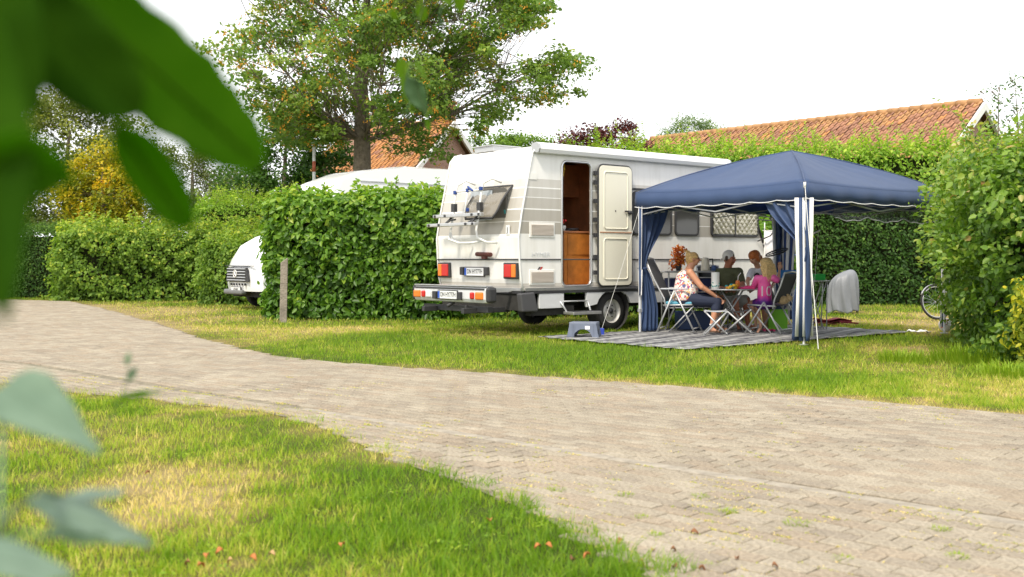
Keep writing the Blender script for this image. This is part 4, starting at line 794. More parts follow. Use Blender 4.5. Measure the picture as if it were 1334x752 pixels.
b = MB(); b.plate([(1.45, 1.65), (1.95, 2.4), (2.7, 2.4), (2.7, 1.65)], -.012, .0); b.build('side_window', glass_dk, van)
b = MB(); b.plate([(.55, .98), (1.55, .98), (1.65, .64), (.45, .64)][::-1], -.075, -.02, plane='YZ'); gr = b.build('grille', dkp, van, .01)
for i in range(5):
    b = MB(); b.box((-.085, 1.05, .68 + i * .066), (.03, .98 + .03 * (i - 4) * -0 , .018), (0, .3, 0)); b.build('slat', steel, gr)
b = MB(); b.tube([(-.105, 1.08 + .085 * math.cos(a), .83 + .085 * math.sin(a)) for a in [i * .524 for i in range(12)]], .012, 6, True); b.tube([(-.105, 1.04, .78), (-.105, 1.12, .88)], .012, 5); b.build('round_emblem', wht_tube, gr)
for i in range(6): b = MB(); b.box((-.045, .66 + i * .15, .58), (.03, .05, .05)); b.build('air_slot', dkp, van)
b = MB(); b.box((-.055, 1.12, .46), (.02, .52, .13)); pl_ = b.build('number_plate', dkp, van); b = MB(); b.box((-.067, 1.12, .46), (.006, .49, .105)); b.build('plate_face', plate_w, pl_); text('KN·843', .1, 'plate_number', black_print, pl_, Matrix.Translation((-.072, 1.10, .46)) @ RX, .003, .8)
b = MB(); b.box((.0, 1.3, .40), (.16, 1.0, .12)); b.build('lower_bumper', mat('grey_bumper', (.16, .165, .17), .6), van, .04)
b = MB(); b.plate([(.12, .99), (.62, 1.17), (.68, 1.05), (.25, .86)], .075, .12); hl = b.build('headlight', mat('headlight_glass', (.35, .37, .4), .1, spec=.8), van, .01); hl.location = (0, -.02, 0)
b = MB(); b.box((.0, 1.05, 1.015), (.03, 1.55, .02)); b.build('bonnet_gap', dkp, van)
b = MB(); b.tube([(1.30, .15, 1.62), (1.2, .75, 1.67)], .014, 5); b.build('wiper', dkp, van)
wheel(.95, .12, -1, van, .34, .21); wheel(.95, VW - .12, 1, van, .34, .21); wheel(5.2, .12, -1, van, .34, .21); wheel(5.2, VW - .12, 1, van, .34, .21)
b = MB(); b.box((3.4, VW / 2, .38), (6.4, VW - .5, .2)); b.build('underbody', under, van)
b = MB(); b.box((4.9, 1.2, 3.55), (.8, .6, .10)); b.build('roof_hatch', vw, van, .03)
# wooden post
x, y = gp(369, 419); pst = empty('wooden_post', (x, y, 0), 'weathered grey wooden post standing before the laurel hedge', 'post')
b = MB(); b.plate([(-.065, -.1), (.065, -.1), (.065, 1.20), (-.065, 1.10)], -.055, .055); b.build('post', mat('weathered_wood', (.27, .235, .19), .9, noise=.4, nscale=6, bump=.8, bscale=30), pst, .012)
pst.rotation_euler = (0, R(1), R(8))
p_ = at(409, 208, 30.5); b = MB(); b.cm = 0; b.tube([(0, 0, 0), (0, 0, p_.z + .35)], .045, 8); b.cm = 1; b.tube([(0, 0, p_.z - .35), (0, 0, p_.z - .05)], .05, 8); o = b.build('flagpole', [wht_tube, mat('post_red', (.4, .1, .05), .6)]); o.location = (p_.x, 30.5, 0); tag(o, 'thin white post rising left of the maple trunk behind the van', 'post')
# ------------------------------------------------------------------ groundsheet under the gazebo
rugm = bpy.data.materials.new('woven_groundsheet'); rugm.use_nodes = True; t = rugm.node_tree; p = t.nodes['Principled BSDF']; p.inputs['Roughness'].default_value = .85
tc = t.nodes.new('ShaderNodeTexCoord'); mp = t.nodes.new('ShaderNodeMapping'); mp.inputs['Rotation'].default_value = (0, 0, PA); mp.inputs['Scale'].default_value = (1.0, 1.0, 1)
wv = t.nodes.new('ShaderNodeTexWave'); wv.wave_type = 'BANDS'; wv.bands_direction = 'Y'; wv.wave_profile = 'SIN'; wv.inputs['Scale'].default_value = 1.5; wv.inputs['Distortion'].default_value = 3.0; wv.inputs['Detail'].default_value = 3; wv.inputs['Detail Scale'].default_value = 1.3
r = t.nodes.new('ShaderNodeValToRGB'); e = r.color_ramp.elements; e.new(.5); e.new(.6)
for i, (ps, c) in enumerate([(.20, (.035, .035, .045, 1)), (.45, (.13, .13, .14, 1)), (.68, (.25, .25, .25, 1)), (.88, (.37, .37, .36, 1))]): e[i].position = ps; e[i].color = c
t.links.new(tc.outputs['Object'], mp.inputs[0]); t.links.new(mp.outputs[0], wv.inputs[0]); t.links.new(wv.outputs['Fac'], r.inputs[0]); t.links.new(r.outputs[0], p.inputs['Base Color'])
b = MB(); nu, nv = 70, 40; rows = []
for j in range(nv + 1):
    rows.append([(5.35 * i / nu + .02 * math.sin(j * .5), 2.9 * j / nv + .018 * math.sin(i * .45), .012 + .012 * (math.sin(i * .9 + j * .3) * math.sin(j * .7 - i * .2)) ** 2) for i in range(nu + 1)])
rug = b.sheet(rows).build('groundsheet', rugm, None, solid=.006); rug.location = PO; rug.rotation_euler = (0, 0, PA); tag(rug, 'grey striped woven groundsheet spread under the gazebo', 'rug')

# ------------------------------------------------------------------ gazebo
navy = mat('navy_canopy', (.054, .098, .215), .62, noise=.08, nscale=3, bump=.5, bscale=3.5); navy.node_tree.nodes['Principled BSDF'].inputs['Sheen Weight'].default_value = .15
t = navy.node_tree; tb = t.nodes.new('ShaderNodeBsdfTranslucent'); tb.inputs[0].default_value = (.10, .16, .40, 1); mb_ = t.nodes.new('ShaderNodeMixShader'); mb_.inputs[0].default_value = .36
t.links.new(t.nodes['Principled BSDF'].outputs[0], mb_.inputs[1]); t.links.new(tb.outputs[0], mb_.inputs[2]); t.links.new(mb_.outputs[0], t.nodes['Material Output'].inputs['Surface'])
trim_w = mat('white_piping', (.8, .8, .8), .6); pole_w = mat('pole_white', (.68, .69, .70), .4, .2); net_m = mat('clear_roll', (.10, .10, .11), .3, alpha=.55)
GU0, GU1, GV0, GV1 = 1.87, 5.5, -.46, 2.6; GC = ((GU0 + GU1) / 2, (GV0 + GV1) / 2); EZ, AZ = 2.20, 2.86
gz = empty('gazebo', PO, 'navy blue pop up gazebo with striped corner curtains beside the camper', 'gazebo', None, PA)
cs = [(GU0, GV0), (GU1, GV0), (GU1, GV1), (GU0, GV1)]; names = []
ov = .05
def outw(i, k=ov): c = cs[i]; return (c[0] + (k if c[0] > GC[0] else -k), c[1] + (k if c[1] > GC[1] else -k))
cn = MB(); n1, n2 = 24, 14
for i in range(4):
    A, B = outw(i), outw((i + 1) % 4); rows = []
    for j in range(n2 + 1):
        f_ = j / n2; row = []
        for k in range(n1 + 1):
            g = k / n1; x, y = A[0] + (B[0] - A[0]) * g, A[1] + (B[1] - A[1]) * g; x += (GC[0] - x) * f_; y += (GC[1] - y) * f_
            hip = abs(2 * g - 1); z = EZ + (AZ - EZ) * (f_ ** .92) + .05 * math.sin(math.pi * f_) * (1) - .055 * (1 - hip ** 2) * math.sin(math.pi * min(1, f_ * 1.1)) - .035 * (1 - hip ** 2) * (1 - f_) + .006 * math.sin(g * 31 + f_ * 9) * math.sin(f_ * 3.14)
            row.append((x, y, z))
        rows.append(row)
    cn.sheet(rows)
cn = cn.build('canopy', navy, gz, solid=.004)
vl = MB(); pp = MB(); hem = []
for i in range(4):
    A, B = outw(i), outw((i + 1) % 4); N = 48; top, bot = [], []
    d = (Vector(B) - Vector(A)).normalized(); nn = Vector((d.y, -d.x))
    for k in range(N + 1):
        g = k / N; x, y = A[0] + (B[0] - A[0]) * g, A[1] + (B[1] - A[1]) * g; hip = abs(2 * g - 1); zt = EZ - .035 * (1 - hip ** 2); sc = .022 * abs(math.sin(g * math.pi * 7)); w2 = .012 * math.sin(g * 40 + i)
        top.append((x, y, zt)); bot.append((x + nn.x * (.012 + w2), y + nn.y * (.012 + w2), EZ - .215 - sc - .02 * (1 - hip ** 2)))
    mid = [tuple((Vector(a) + Vector(c)) / 2 + Vector((nn.x, nn.y, 0)) * .012) for a, c in zip(top, bot)]
    vl.sheet([top, mid, bot]); hem.append(bot)
vl.build('valance', navy, gz, solid=.003)
for h_ in hem: q = MB(); q.tube(h_, .007, 5, cap=False); q.build('hem_piping', trim_w, gz)
for i in range(4):     # seams along the hips
    A = outw(i); q = MB(); pts = []
    for j in range(15): f_ = j / 14; pts.append((A[0] + (GC[0] - A[0]) * f_, A[1] + (GC[1] - A[1]) * f_, EZ + (AZ - EZ) * f_ ** .92 + .05 * math.sin(math.pi * f_) + .004))
    q.tube(pts, .010, 5, cap=False); q.build('hip_seam', navy, cn)
for i, (x, y) in enumerate(cs):
    q = MB(); q.box((x, y, 1.25), (.035, .035, 1.85)); q.box((x, y, .5), (.026, .026, .98)); lg = q.build('leg', pole_w, gz, .003)
    q = MB(); q.box((x, y, .36), (.055, .05, .05)); q.box((x, y, .01), (.09, .09, .012)); q.build('leg_fitting', steel, lg)
q = MB()
for i in range(4):
    A, B = Vector((*cs[i], 0)), Vector((*cs[(i + 1) % 4], 0))
    for k in range(2):
        a, c = A.lerp(B, k / 2), A.lerp(B, (k + 1) / 2); q.tube([a + Vector((0, 0, 2.08)), c + Vector((0, 0, 1.86))], .013, 4); q.tube([a + Vector((0, 0, 1.86)), c + Vector((0, 0, 2.08))], .013, 4)
for i in range(4): q.tube([(*cs[i], 2.1), (GC[0], GC[1], 2.62)], .013, 4)
q.tube([(GC[0], GC[1], 2.1), (GC[0], GC[1], 2.84)], .02, 6); tag(q.build('truss', steel, gz), kind='stuff')
def curt(ci, d, wt, zt, zg, wg, wb, zb, off=.03, m_=navy, folds=4.5, amp=.035, gat_off=.02, name='curtain'):
    """a curtain hung from the eave beside corner ci along d, tied together at height zg"""
    q = MB(); x0, y0 = cs[ci]; d = Vector((*d, 0)); n_ = Vector((-d.y, d.x, 0)); rows = []; nz_ = 26
    for j in range(nz_ + 1):
        z = zt + (zb - zt) * j / nz_
        if z > zg: f_ = (zt - z) / (zt - zg); f2 = f_ * f_ * (3 - 2 * f_); w_ = wt + (wg - wt) * f2; o_ = off * (1 - f2) + gat_off * f2; am = amp * (.5 + .5 * (1 - abs(2 * f_ - 1)))
        else: f_ = (zg - z) / max(.01, zg - zb); f2 = min(1, f_ * 1.6) ** .7; w_ = wg + (wb - wg) * f2; o_ = gat_off; am = amp * (.6 + .7 * f2)
        rows.append([tuple(Vector((x0, y0, z)) + d * (o_ + w_ * k / 40) + n_ * (am * math.sin(k / 40 * folds * 6.283 + .8 * math.sin(j * .25)) + .01 * math.sin(k * .9 + j * .5))) for k in range(41)])
    o = q.sheet(rows).build(name, m_, gz, solid=.003)
    return o
def striped(ci, d, w_, zt, zb, nst=3, amp=.012, label=None, start=0):
    q = MB(); x0, y0 = cs[ci]; d = Vector((*d, 0)); n_ = Vector((-d.y, d.x, 0)); K = nst * 2 + 1; f = [(zt, 1), (1.5, .95), (1.0, .8), (.6, .85), (zb, 1)]
    for s in range(K):
        q.cm = (s + 1) % 2
        q.sheet([[tuple(Vector((x0, y0, z)) + d * (start * sc + w_ * sc * (s + g) / K) + n_ * (amp * math.sin((s + g) / K * 9 + z) - .048)) for g in (0, .5, 1)] for z, sc in f])
    return q.build('striped_flap', [navy, trim_w], gz, solid=.003, label=label)
curt(0, (0, 1), .62, 2.0, 1.22, .12, .30, .06, .03, folds=3.0, amp=.05, gat_off=-.10)
striped(0, (.777, -.63), .25, 1.99, .12, 2, start=-.135); striped(0, (1, .25), .10, 1.99, .7, 1, start=.02)
curt(3, (1, 0), .62, 2.0, 1.02, .10, .34, .03, .02, folds=4, amp=.05); striped(3, (0, -1), .10, 1.99, 1.0, 1)
curt(2, (-1, 0), .12, 2.0, 1.2, .10, .12, .05, .0, folds=2); striped(2, (0, -1), .34, 1.99, .1, 2); striped(2, (-1, 0), .22, 1.99, .1, 1)
striped(1, (0, 1), .10, 1.99, .1, 1)
for ci, d in ((0, (0, 1)), (3, (1, 0))):
    q = MB(); x0, y0 = cs[ci]; z = 1.22 if ci == 0 else 1.02; c = Vector((x0, y0, z)) + Vector((*d, 0)) * .06; q.tube([tuple(c + Vector((.07 * math.cos(a), .07 * math.sin(a), 0))) for a in [i * .6283 for i in range(10)]], .014, 5, True); q.build('tie_band', navy, gz)
# clear rolled window sagging below the far right eave
q = MB(); rows = []
for j in range(7):
    rows.append([(GU0 + .75 + 2.75 * k / 40, GV0 + .06 + .04 * math.sin(j * 1.9), 1.93 - j * .028 - .055 * abs(math.sin(k / 40 * math.pi * 3 + .3)) * j / 6 + .01 * math.sin(k * 1.3 + j)) for k in range(41)])
q.sheet(rows).build('rolled_window', net_m, gz); q = MB(); q.tube(rows[-1], .008, 5, cap=False); q.build('roll_edge', mat('roll_edge', (.4, .4, .42), .5), gz)
# guy ropes
rope_m = mat('rope_white', (.7, .7, .68), .7)
a = pw(GU0 - .05, GV0 - .05, EZ - .03); x, y = gp(1066, 457); q = MB(); e = Vector((x, y, .02)); q.tube([a, a.lerp(e, .5) - Vector((0, 0, .03)), e], .0055, 4); q.tube([a + Vector((0, 0, .03)), a - Vector((0, 0, .05))], .018, 6); tag(q.build('guy_rope', rope_m), 'thin white guy rope from the front corner of the gazebo to the grass', 'rope')
a = pw(GU0, GV1, EZ - .2); e = pw(1.35, 2.95, .02); q = MB(); q.tube([a, a.lerp(e, .5) - Vector((0, 0, .05)), e], .0035, 4); tag(q.build('guy_rope', rope_m), 'thin white rope hanging from the gazebo corner by the camper wheel', 'rope')

# ------------------------------------------------------------------ furniture
grey_f = mat('chair_frame', (.52, .53, .54), .4, .45); mesh_f = mat('charcoal_mesh', (.045, .047, .052), .75, noise=.15, nscale=60); arm_m = mat('armrest_grey', (.40, .42, .45), .5); cush = mat('turquoise_cushion', (.10, .34, .46), .8)
def camp_chair(loc, rz, back, label, lean=.30, arms=True, cushion=False, frame=grey_f, group=None):
    c = empty('folding_chair', loc, label, 'chair', group, rz); hw = .25; az = .68 if arms else .50
    for s in (-1, 1):
        y = s * hw; q = MB(); q.tube([(-.16, y, .40), (-.19, y, .55), (-.19 - lean * .6, y, .45 + back * .6), (-.19 - lean, y, .45 + back)], .0135, 8); q.build('back_frame', frame, c)
        q = MB(); q.tube([(-.02, y * 1.08, az), (-.30, y * 1.08, .02)], .0145, 8); q.build('leg', frame, c); q = MB(); q.tube([(-.02, y * 1.08, az), (.30, y * 1.08, .02)], .0145, 8); q.build('leg', frame, c)
        q = MB(); q.tube([(-.2, y, .44), (.26, y, .455)], .013, 8); q.build('seat_rail', frame, c)
        if arms: q = MB(); q.box((-.02, y * 1.1, .70), (.44, .045, .025)); q.build('armrest', arm_m, c, .01)
        q = MB(); q.tube([(.27, y * .9, .43), (-.12, y * .9, .02)], .011, 6); q.build('brace', frame, c)
    for x, z in ((-.27, .08), (.27, .08)): q = MB(); q.tube([(x, -hw * 1.08, z), (x, hw * 1.08, z)], .010, 6); q.build('crossbar', frame, c)
    q = MB(); q.sheet([[(-.19 - lean * (g ** 1) + .02 * math.sin(g * 3.1), -hw + 2 * hw * k / 6, .50 + (back - .06) * g) for k in range(7)] for g in [i / 8 for i in range(9)]]); q.build('backrest', mesh_f, c, solid=.012)
    q = MB(); q.sheet([[(-.19 + .46 * g, -hw + 2 * hw * k / 6, .445 - .02 * math.sin(g * 3.14) * math.sin(k / 6 * 3.14)) for k in range(7)] for g in [i / 6 for i in range(7)]]); q.build('seat', mesh_f, c, solid=.012)
    if cushion: q = MB(); q.box((.03, 0, .475), (.42, .44, .05)); q.build('cushion', cush, c, .022, 3)
    q = MB(); q.tube([(-.19 - lean, -hw, .45 + back), (-.19 - lean - .01, 0, .47 + back), (-.19 - lean, hw, .45 + back)], .0135, 8); q.build('top_bar', frame, c)
    return c
def gy(px, Y): return ((px - CX) * Y / F_PX, Y, 0)
camp_chair((2.66, 16.95, 0), R(-22), .72, 'high backed charcoal folding chair under the woman in the floral top', .30, cushion=True)
ch2 = camp_chair((4.04, 16.70, 0), R(141), .50, 'low backed charcoal folding chair behind the girl in the pink shirt', .16, arms=False)
camp_chair((3.55, 17.95, 0), R(-58), .6, 'dark folding chair under the man in the white cap', .2)
def camp_stool(loc, rz, label, h=.37, w_=.36, dark=False):
    c = empty('camp_stool', loc, label, 'stool', None, rz); dep = .17
    for s in (-1, 1):
        q = MB(); q.tube([(-w_ / 2, s * dep, .015), (w_ / 2 - .02, s * dep, h)], .0135, 8); q.build('leg', grey_f, c); q = MB(); q.tube([(w_ / 2, s * dep * .9, .015), (-w_ / 2 + .02, s * dep * .9, h)], .0135, 8); q.build('leg', grey_f, c)
    for x in (-w_ / 2 + .02, w_ / 2 - .02): q = MB(); q.tube([(x, -dep - .02, h), (x, dep + .02, h)], .014, 8); q.build('top_rail', grey_f, c)
    for x in (-w_ / 2 + .02, w_ / 2 - .02): q = MB(); q.tube([(x, -dep, .05), (x, dep, .05)], .010, 6); q.build('foot_rail', grey_f, c)
    q = MB(); q.sheet([[(-w_ / 2 + .02 + (w_ - .04) * g, -dep + 2 * dep * k / 4, h + .012 - (.05 if dark else .012) * math.sin(g * 3.14)) for k in range(5)] for g in [i / 8 for i in range(9)]]); q.build('seat', mesh_f if dark else arm_m, c, solid=.012)
    return c
camp_stool(gy(932, 16.25), R(-8), 'grey folding footstool standing in front of the seated woman')
camp_stool(gy(962, 16.7), R(-14), 'dark seated folding stool below the round table', dark=True, h=.38, w_=.42)
# round table
tb = empty('round_table', (3.47, 16.95, 0), 'small round dark topped camping table in the middle of the group', 'table'); TZ = .70
q = MB(); q.lathe([(0, TZ - .02), (.42, TZ - .02), (.43, TZ - .01), (.42, TZ), (0, TZ)], 36); q.build('tabletop', mat('table_top', (.06, .062, .066), .5), tb)
q = MB(); q.tube([(.43 * math.cos(a), .43 * math.sin(a), TZ - .01) for a in [i * .175 for i in range(36)]], .012, 6, True); q.build('rim', grey_f, tb)
for a in (20, 160, 200, 340):
    s = 1 if a < 180 else -1; q = MB(); ca, sa = math.cos(R(a)), math.sin(R(a)); q.tube([(-ca * .18, sa * .34, TZ - .03), (ca * .26, sa * .6, .01)], .013, 8); q.build('leg', grey_f, tb)
def put(name, px, py, Y, z, label, cat): o = empty(name, ((px - CX) * Y / F_PX, Y, z), label, cat); return o
pr_ = put('paper_roll', 932, 360, 16.75, TZ, 'white kitchen paper roll with printed spots standing on the round table', 'paper roll')
q = MB(); q.lathe([(.018, 0), (.062, 0), (.064, .005), (.064, .255), (.062, .26), (.018, .26)], 24); q.build('roll', mat('paper_white', (.82, .82, .80), .9), pr_)
q = MB(); rr_ = random.Random(4); [q.ball((.0635 * math.cos(a), .0635 * math.sin(a), z), (.012, .012, .014), 6, 4) for a, z in [(rr_.uniform(3.3, 6.1), rr_.uniform(.03, .10)) for _ in range(9)]]; tag(q.build('printed_spot', mat('print_teal', (.12, .35, .33), .8), pr_), kind='stuff')
q = MB(); q.lathe([(0, 0), (.030, 0), (.036, .10), (.03, .13), (0, .13)], 14); cup = q.build('drink_cup', mat('orange_plastic', (.75, .20, .04), .4)); cup.location = ((961 - CX) * 16.8 / F_PX, 16.8, TZ); tag(cup, 'orange drinking cup with a white straw on the round table', 'cup')
q = MB(); q.tube([(0, 0, .11), (.01, 0, .2), (.05, 0, .25)], .006, 5); q.build('straw', trim_w, cup)
def toys(name, px, Y, cols, n_, label, cat, sx=.06, seed=1):
    r2 = random.Random(seed); o = empty(name, ((px - CX) * Y / F_PX, Y, TZ), label, cat)
    for i in range(n_):
        q = MB(); x, y_ = r2.uniform(-sx, sx), r2.uniform(-.05, .05); q.lathe([(0, 0), (.026, 0), (.03, .012), (.024, .035), (.012, .04), (0, .04)], 10, (x, y_, .0 + .02 * (i % 3))); q.build('piece', cols[i % len(cols)], o)
    return o
toys('toy_heap', 951, 16.85, [mat('toy_blue', (.03, .22, .5), .4), mat('toy_teal', (.03, .4, .42), .4)], 7, 'heap of blue and teal toy pieces on the round table', 'toys', .07, 2)
toys('toy_heap', 954, 16.62, [mat('toy_yellow', (.8, .5, .03), .4), mat('toy_amber', (.8, .33, .03), .4)], 7, 'heap of yellow toy pieces at the near rim of the table', 'toys', .07, 3)
q = MB(); q.box((0, 0, .015), (.22, .15, .03)); q.box((.03, .01, .04), (.12, .08, .02)); o = q.build('pink_case', mat('toy_pink', (.75, .05, .22), .5), bevel=.008); o.location = ((973 - CX) * 16.7 / F_PX, 16.7, TZ); tag(o, 'flat bright pink case lying on the round table', 'case')
# side table behind the woman with kettle, mug, flowers
sx0 = at(905, 352, 17.9); sb = empty('side_table', (sx0.x, 17.9, 0), 'narrow grey side table against the camper behind the seated woman', 'table', None, PA * .3)
q = MB(); q.box((0, 0, .955), (1.15, .4, .03)); q.build('tabletop', grey_f, sb, .006); q = MB(); q.box((0, .02, .6), (.95, .32, .5)); q.build('blue_fabric_body', mat('cupboard_navy', (.02, .03, .10), .8), sb, .01)
for x in (-.52, .52):
    for y_ in (-.17, .17): q = MB(); q.tube([(x, y_, 0), (x, y_, .94)], .012, 6); q.build('leg', grey_f, sb)
for z in (.36, .62, .86): q = MB(); q.tube([(-.52, -.17, z), (.52, -.17, z)], .009, 6); q.build('rail', wht_tube, sb)
TS = .972
kt = put('kettle', 919, 348, 17.8, TS, 'cream electric kettle on the side table behind the woman', 'kettle')
q = MB(); q.lathe([(0, 0), (.075, 0), (.078, .02), (.062, .18), (.055, .21), (.03, .225), (0, .225)], 20); q.build('jug', mat('kettle_cream', (.72, .68, .56), .35), kt); q = MB(); q.tube([(.055, 0, .19), (.12, 0, .20), (.125, 0, .08), (.07, 0, .05)], .012, 6); q.build('handle', dkp, kt); q = MB(); q.tube([(-.05, 0, .17), (-.09, 0, .21)], [.022, .012], 8); q.build('spout', MATS['kettle_cream'], kt)
q = MB(); q.lathe([(0, 0), (.04, 0), (.04, .09), (.035, .09), (.035, .02), (0, .02)], 16); q.tube([(.04, 0, .07), (.065, 0, .06), (.065, 0, .03), (.04, 0, .02)], .007, 6); o = q.build('mug', mat('mug_blue', (.06, .12, .3), .3)); o.location = ((930 - CX) * 17.8 / F_PX, 17.8, TS); tag(o, 'blue mug beside the cream kettle on the side table', 'mug')
bq = put('flower_bouquet', 884, 352, 17.85, TS, 'bouquet of orange and red leaves behind the seated woman', 'bouquet')
r2 = np.random.default_rng(5); k = 330; th_ = r2.uniform(0, 1, k); P = np.stack([.05 * np.sin(th_ * 6) - .09 + .17 * th_ + r2.normal(0, .05, k), r2.normal(0, .05, k), .06 + .33 * th_ + r2.normal(0, .03, k)], 1)
me = leafmesh('orange_leaf', P, r2.normal(0, .6, (k, 3)) + [0, -.6, .3], r2.normal(0, 1, (k, 3)), .055, .035, r2.uniform(0, 1, k)); o = link('orange_leaf', me, bq, [attr_mat('autumn_leaf', [(0, (.20, .03, .01)), (.5, (.60, .13, .015)), (1, (.75, .30, .04))], .6, .2)]); o['kind'] = 'stuff'
q = MB(); q.lathe([(0, 0), (.04, 0), (.05, .06), (.03, .12), (0, .12)], 12); q.build('vase', dkp, bq)
# bins and stand at the right, seen beside the front pole
stn = put('camping_stand', 1062, 385, 17.6, 0, 'small grey folding stand right of the front gazebo pole', 'stand'); HZ = 1.15 - (366 - 339) * 17.6 / F_PX
q = MB(); q.box((0, 0, HZ), (.42, .34, .02)); q.build('stand_top', grey_f, stn, .004)
for s in (-1, 1):
    for x0_, x1_ in ((-.15, .10), (.15, -.10), (.16, .16)): q = MB(); q.tube([(x0_, s * .13, HZ), (x1_ if x0_ < .16 else .14, s * .15, .01)], .009, 6); q.build('leg', grey_f, stn)
def tub(name, c, w_, d_, h_, m_, label, cat, loc, tp=1.12):
    q = MB(); rows = []
    for f_, z in ((1, 0), (tp, h_), (tp - .04, h_), (.95, .01)): rows.append([(x * w_ / 2 * f_, y * d_ / 2 * f_, z) for x, y in ((-1, -1), (1, -1), (1, 1), (-1, 1), (-1, -1))])
    q.sheet(rows, False); q.add([(x * w_ / 2 * .95, y * d_ / 2 * .95, .01) for x, y in ((-1, -1), (1, -1), (1, 1), (-1, 1))], [(0, 1, 2, 3)]); o = q.build(name, m_, bevel=.006, solid=.004); o.location = loc; return tag(o, label, cat)
tub('green_tub', 0, .17, .16, .10, mat('tub_green', (.03, .45, .08), .4), 'small bright green tub on the stand right of the front pole', 'tub', ((1066 - CX) * 17.6 / F_PX, 17.6, HZ + .012))
tub('blue_tub', 0, .46, .3, .13, mat('tub_blue', (.02, .18, .55), .4), 'blue plastic tub behind the girl in the pink shirt', 'tub', ((1028 - CX) * 18.4 / F_PX, 18.4, .845))
stb = put('camping_stand', 1030, 400, 18.4, 0, 'folding stand holding the blue tub behind the low backed chair', 'stand')
q = MB(); q.box((0, 0, .83), (.5, .34, .02)); q.build('stand_top', grey_f, stb, .004)
for s in (-1, 1):
    for a, c in ((-.22, .2), (.22, -.2)): q = MB(); q.tube([(a, s * .14, .82), (c, s * .15, .01)], .010, 6); q.build('leg', grey_f, stb)
b = text('A', .1, 'tub_letter', trim_w, None, Matrix.Rotation(R(90), 4, 'X'), .004); b.location = ((1014 - CX) * 18.2 / F_PX, 18.4 - .175, .91); tag(b, 'white letter A on the blue tub', 'lettering'); b.parent = bpy.data.objects['blue_tub']; b.matrix_parent_inverse = Matrix.Translation(bpy.data.objects['blue_tub'].location).inverted(); del b['category']
tub('lime_box', 0, .3, .16, .32, mat('box_lime', (.22, .62, .03), .5), 'lime green box on the groundsheet below the low backed chair', 'box', ((1012 - CX) * 17.5 / F_PX, 17.5, .02), 1.05)
tub('blue_box', 0, .5, .4, .28, mat('box_navy', (.012, .035, .11), .5), 'dark blue storage box on the ground behind the woman\'s chair', 'box', (2.95, 17.45, .03), 1.05)
# teddy on the low chair seat
q = MB(); q.ball((0, 0, .07), (.10, .09, .07)); q.ball((.09, -.02, .10), .055); q.ball((.11, .03, .14), .02, 8, 6); q.ball((.06, -.05, .15), .02, 8, 6); o = q.build('soft_toy', mat('plush_beige', (.50, .36, .20), 1, bump=1, bscale=80)); o.location = (4.20, 16.56, .46); tag(o, 'beige plush toy lying on the low backed chair', 'soft toy')
q = MB(); [q.tube([(math.cos(a) * .035 - .04 + .08 * s, -.02, .02), (math.cos(a) * .03 - .04 + .08 * s, .12, .02)], .02, 5) for s in (0, 1) for a in (0, 3.1)]; o = q.build('pink_shoe', mat('shoe_pink', (.6, .05, .16), .6)); o.location = ((1002 - CX) * 16.9 / F_PX, 16.9, .02); tag(o, 'pink shoes on the groundsheet behind the girl\'s feet', 'shoes')
# step stool
x, y = gp(762, 441); ss = empty('step_stool', (x, y + .12, .0), 'grey blue plastic step stool on the corner of the groundsheet', 'stool', None, PA - R(52))
pb = mat('stool_plastic', (.15, .175, .24), .5, noise=.08)
def archside(L_, h, rad):
    a = [(-L_ / 2 - .02, 0), (-L_ / 2 + .025, h), (L_ / 2 - .025, h), (L_ / 2 + .02, 0), (L_ / 2 - .05, 0)]; a += [(rad * math.cos(R(q)), h * .62 * math.sin(R(q)) + .0) for q in range(0, 181, 20)]; a += [(-L_ / 2 + .05, 0)]; return a
q = MB(); q.plate(archside(.44, .22, .14), -.155, -.135); q.plate(archside(.44, .22, .14), .135, .155)
q.plate(archside(.27, .22, .07), -.21, -.19, plane='YZ'); q.plate(archside(.27, .22, .07), .19, .21, plane='YZ'); q.build('stool_side', pb, ss, .004)
q = MB(); q.box((0, 0, .225), (.41, .30, .022)); q.build('stool_top', pb, ss, .008); q = MB(); q.box((.07, -.158, .16), (.07, .006, .05)); q.build('stool_sticker', trim_w, ss)
for x_ in (-.15, -.13, .16): q = MB(); q.box((x_, -.158, .11), (.006, .008, .2)); q.build('stool_rib', pb, ss)
q = MB(); q.box((0, 0, .05), (.16, .12, .1)); q.tube([(0, 0, .1), (0, 0, .13)], .02, 8); o = q.build('blue_canister', mat('canister_blue', (.02, .05, .35), .4), bevel=.01); o.location = (*gy(780, 16.3)[:2], .01); tag(o, 'small bright blue canister behind the step stool', 'canister')
# covered thing, red mat, white bag, ball, bicycle
cv = mat('silver_cover', (.19, .20, .22), .5, .0, noise=.06, bump=.1, spec=.5); x, y = gp(1103, 409); cvr = MB(); rows = []
H_ = 1.06
for j in range(27):
    f_ = j / 26; row = []
    for k in range(73):
        a = k / 72 * 2 * math.pi; ca, sa = math.cos(a), math.sin(a)
        topz = H_ * (.86 + .14 * max(-1, min(1, ca * 1.1)))
        sh = max(.0, 1 - f_ ** 7) ** .5; rx, ry = (.33 - .03 * f_) * sh + .002, (.26 - .05 * f_) * sh + .002
        fold = 1 + (.09 * math.sin(a * 8 + 2.5 * math.sin(f_ * 3)) + .06 * math.sin(a * 15 + f_ * 6)) * (1 - f_) ** .5
        tz = H_ * (.86 + .14 * (rx * ca / .33)) if f_ > .5 else H_ * (.86 + .14 * ca * f_ * 2); row.append((rx * ca * fold + .03 * f_ ** 2, ry * sa * fold, .03 + .03 * math.sin(a * 5) * (1 - f_) + tz * (f_ if f_ < .85 else .85 + (f_ - .85) * .75)))
    rows.append(row)
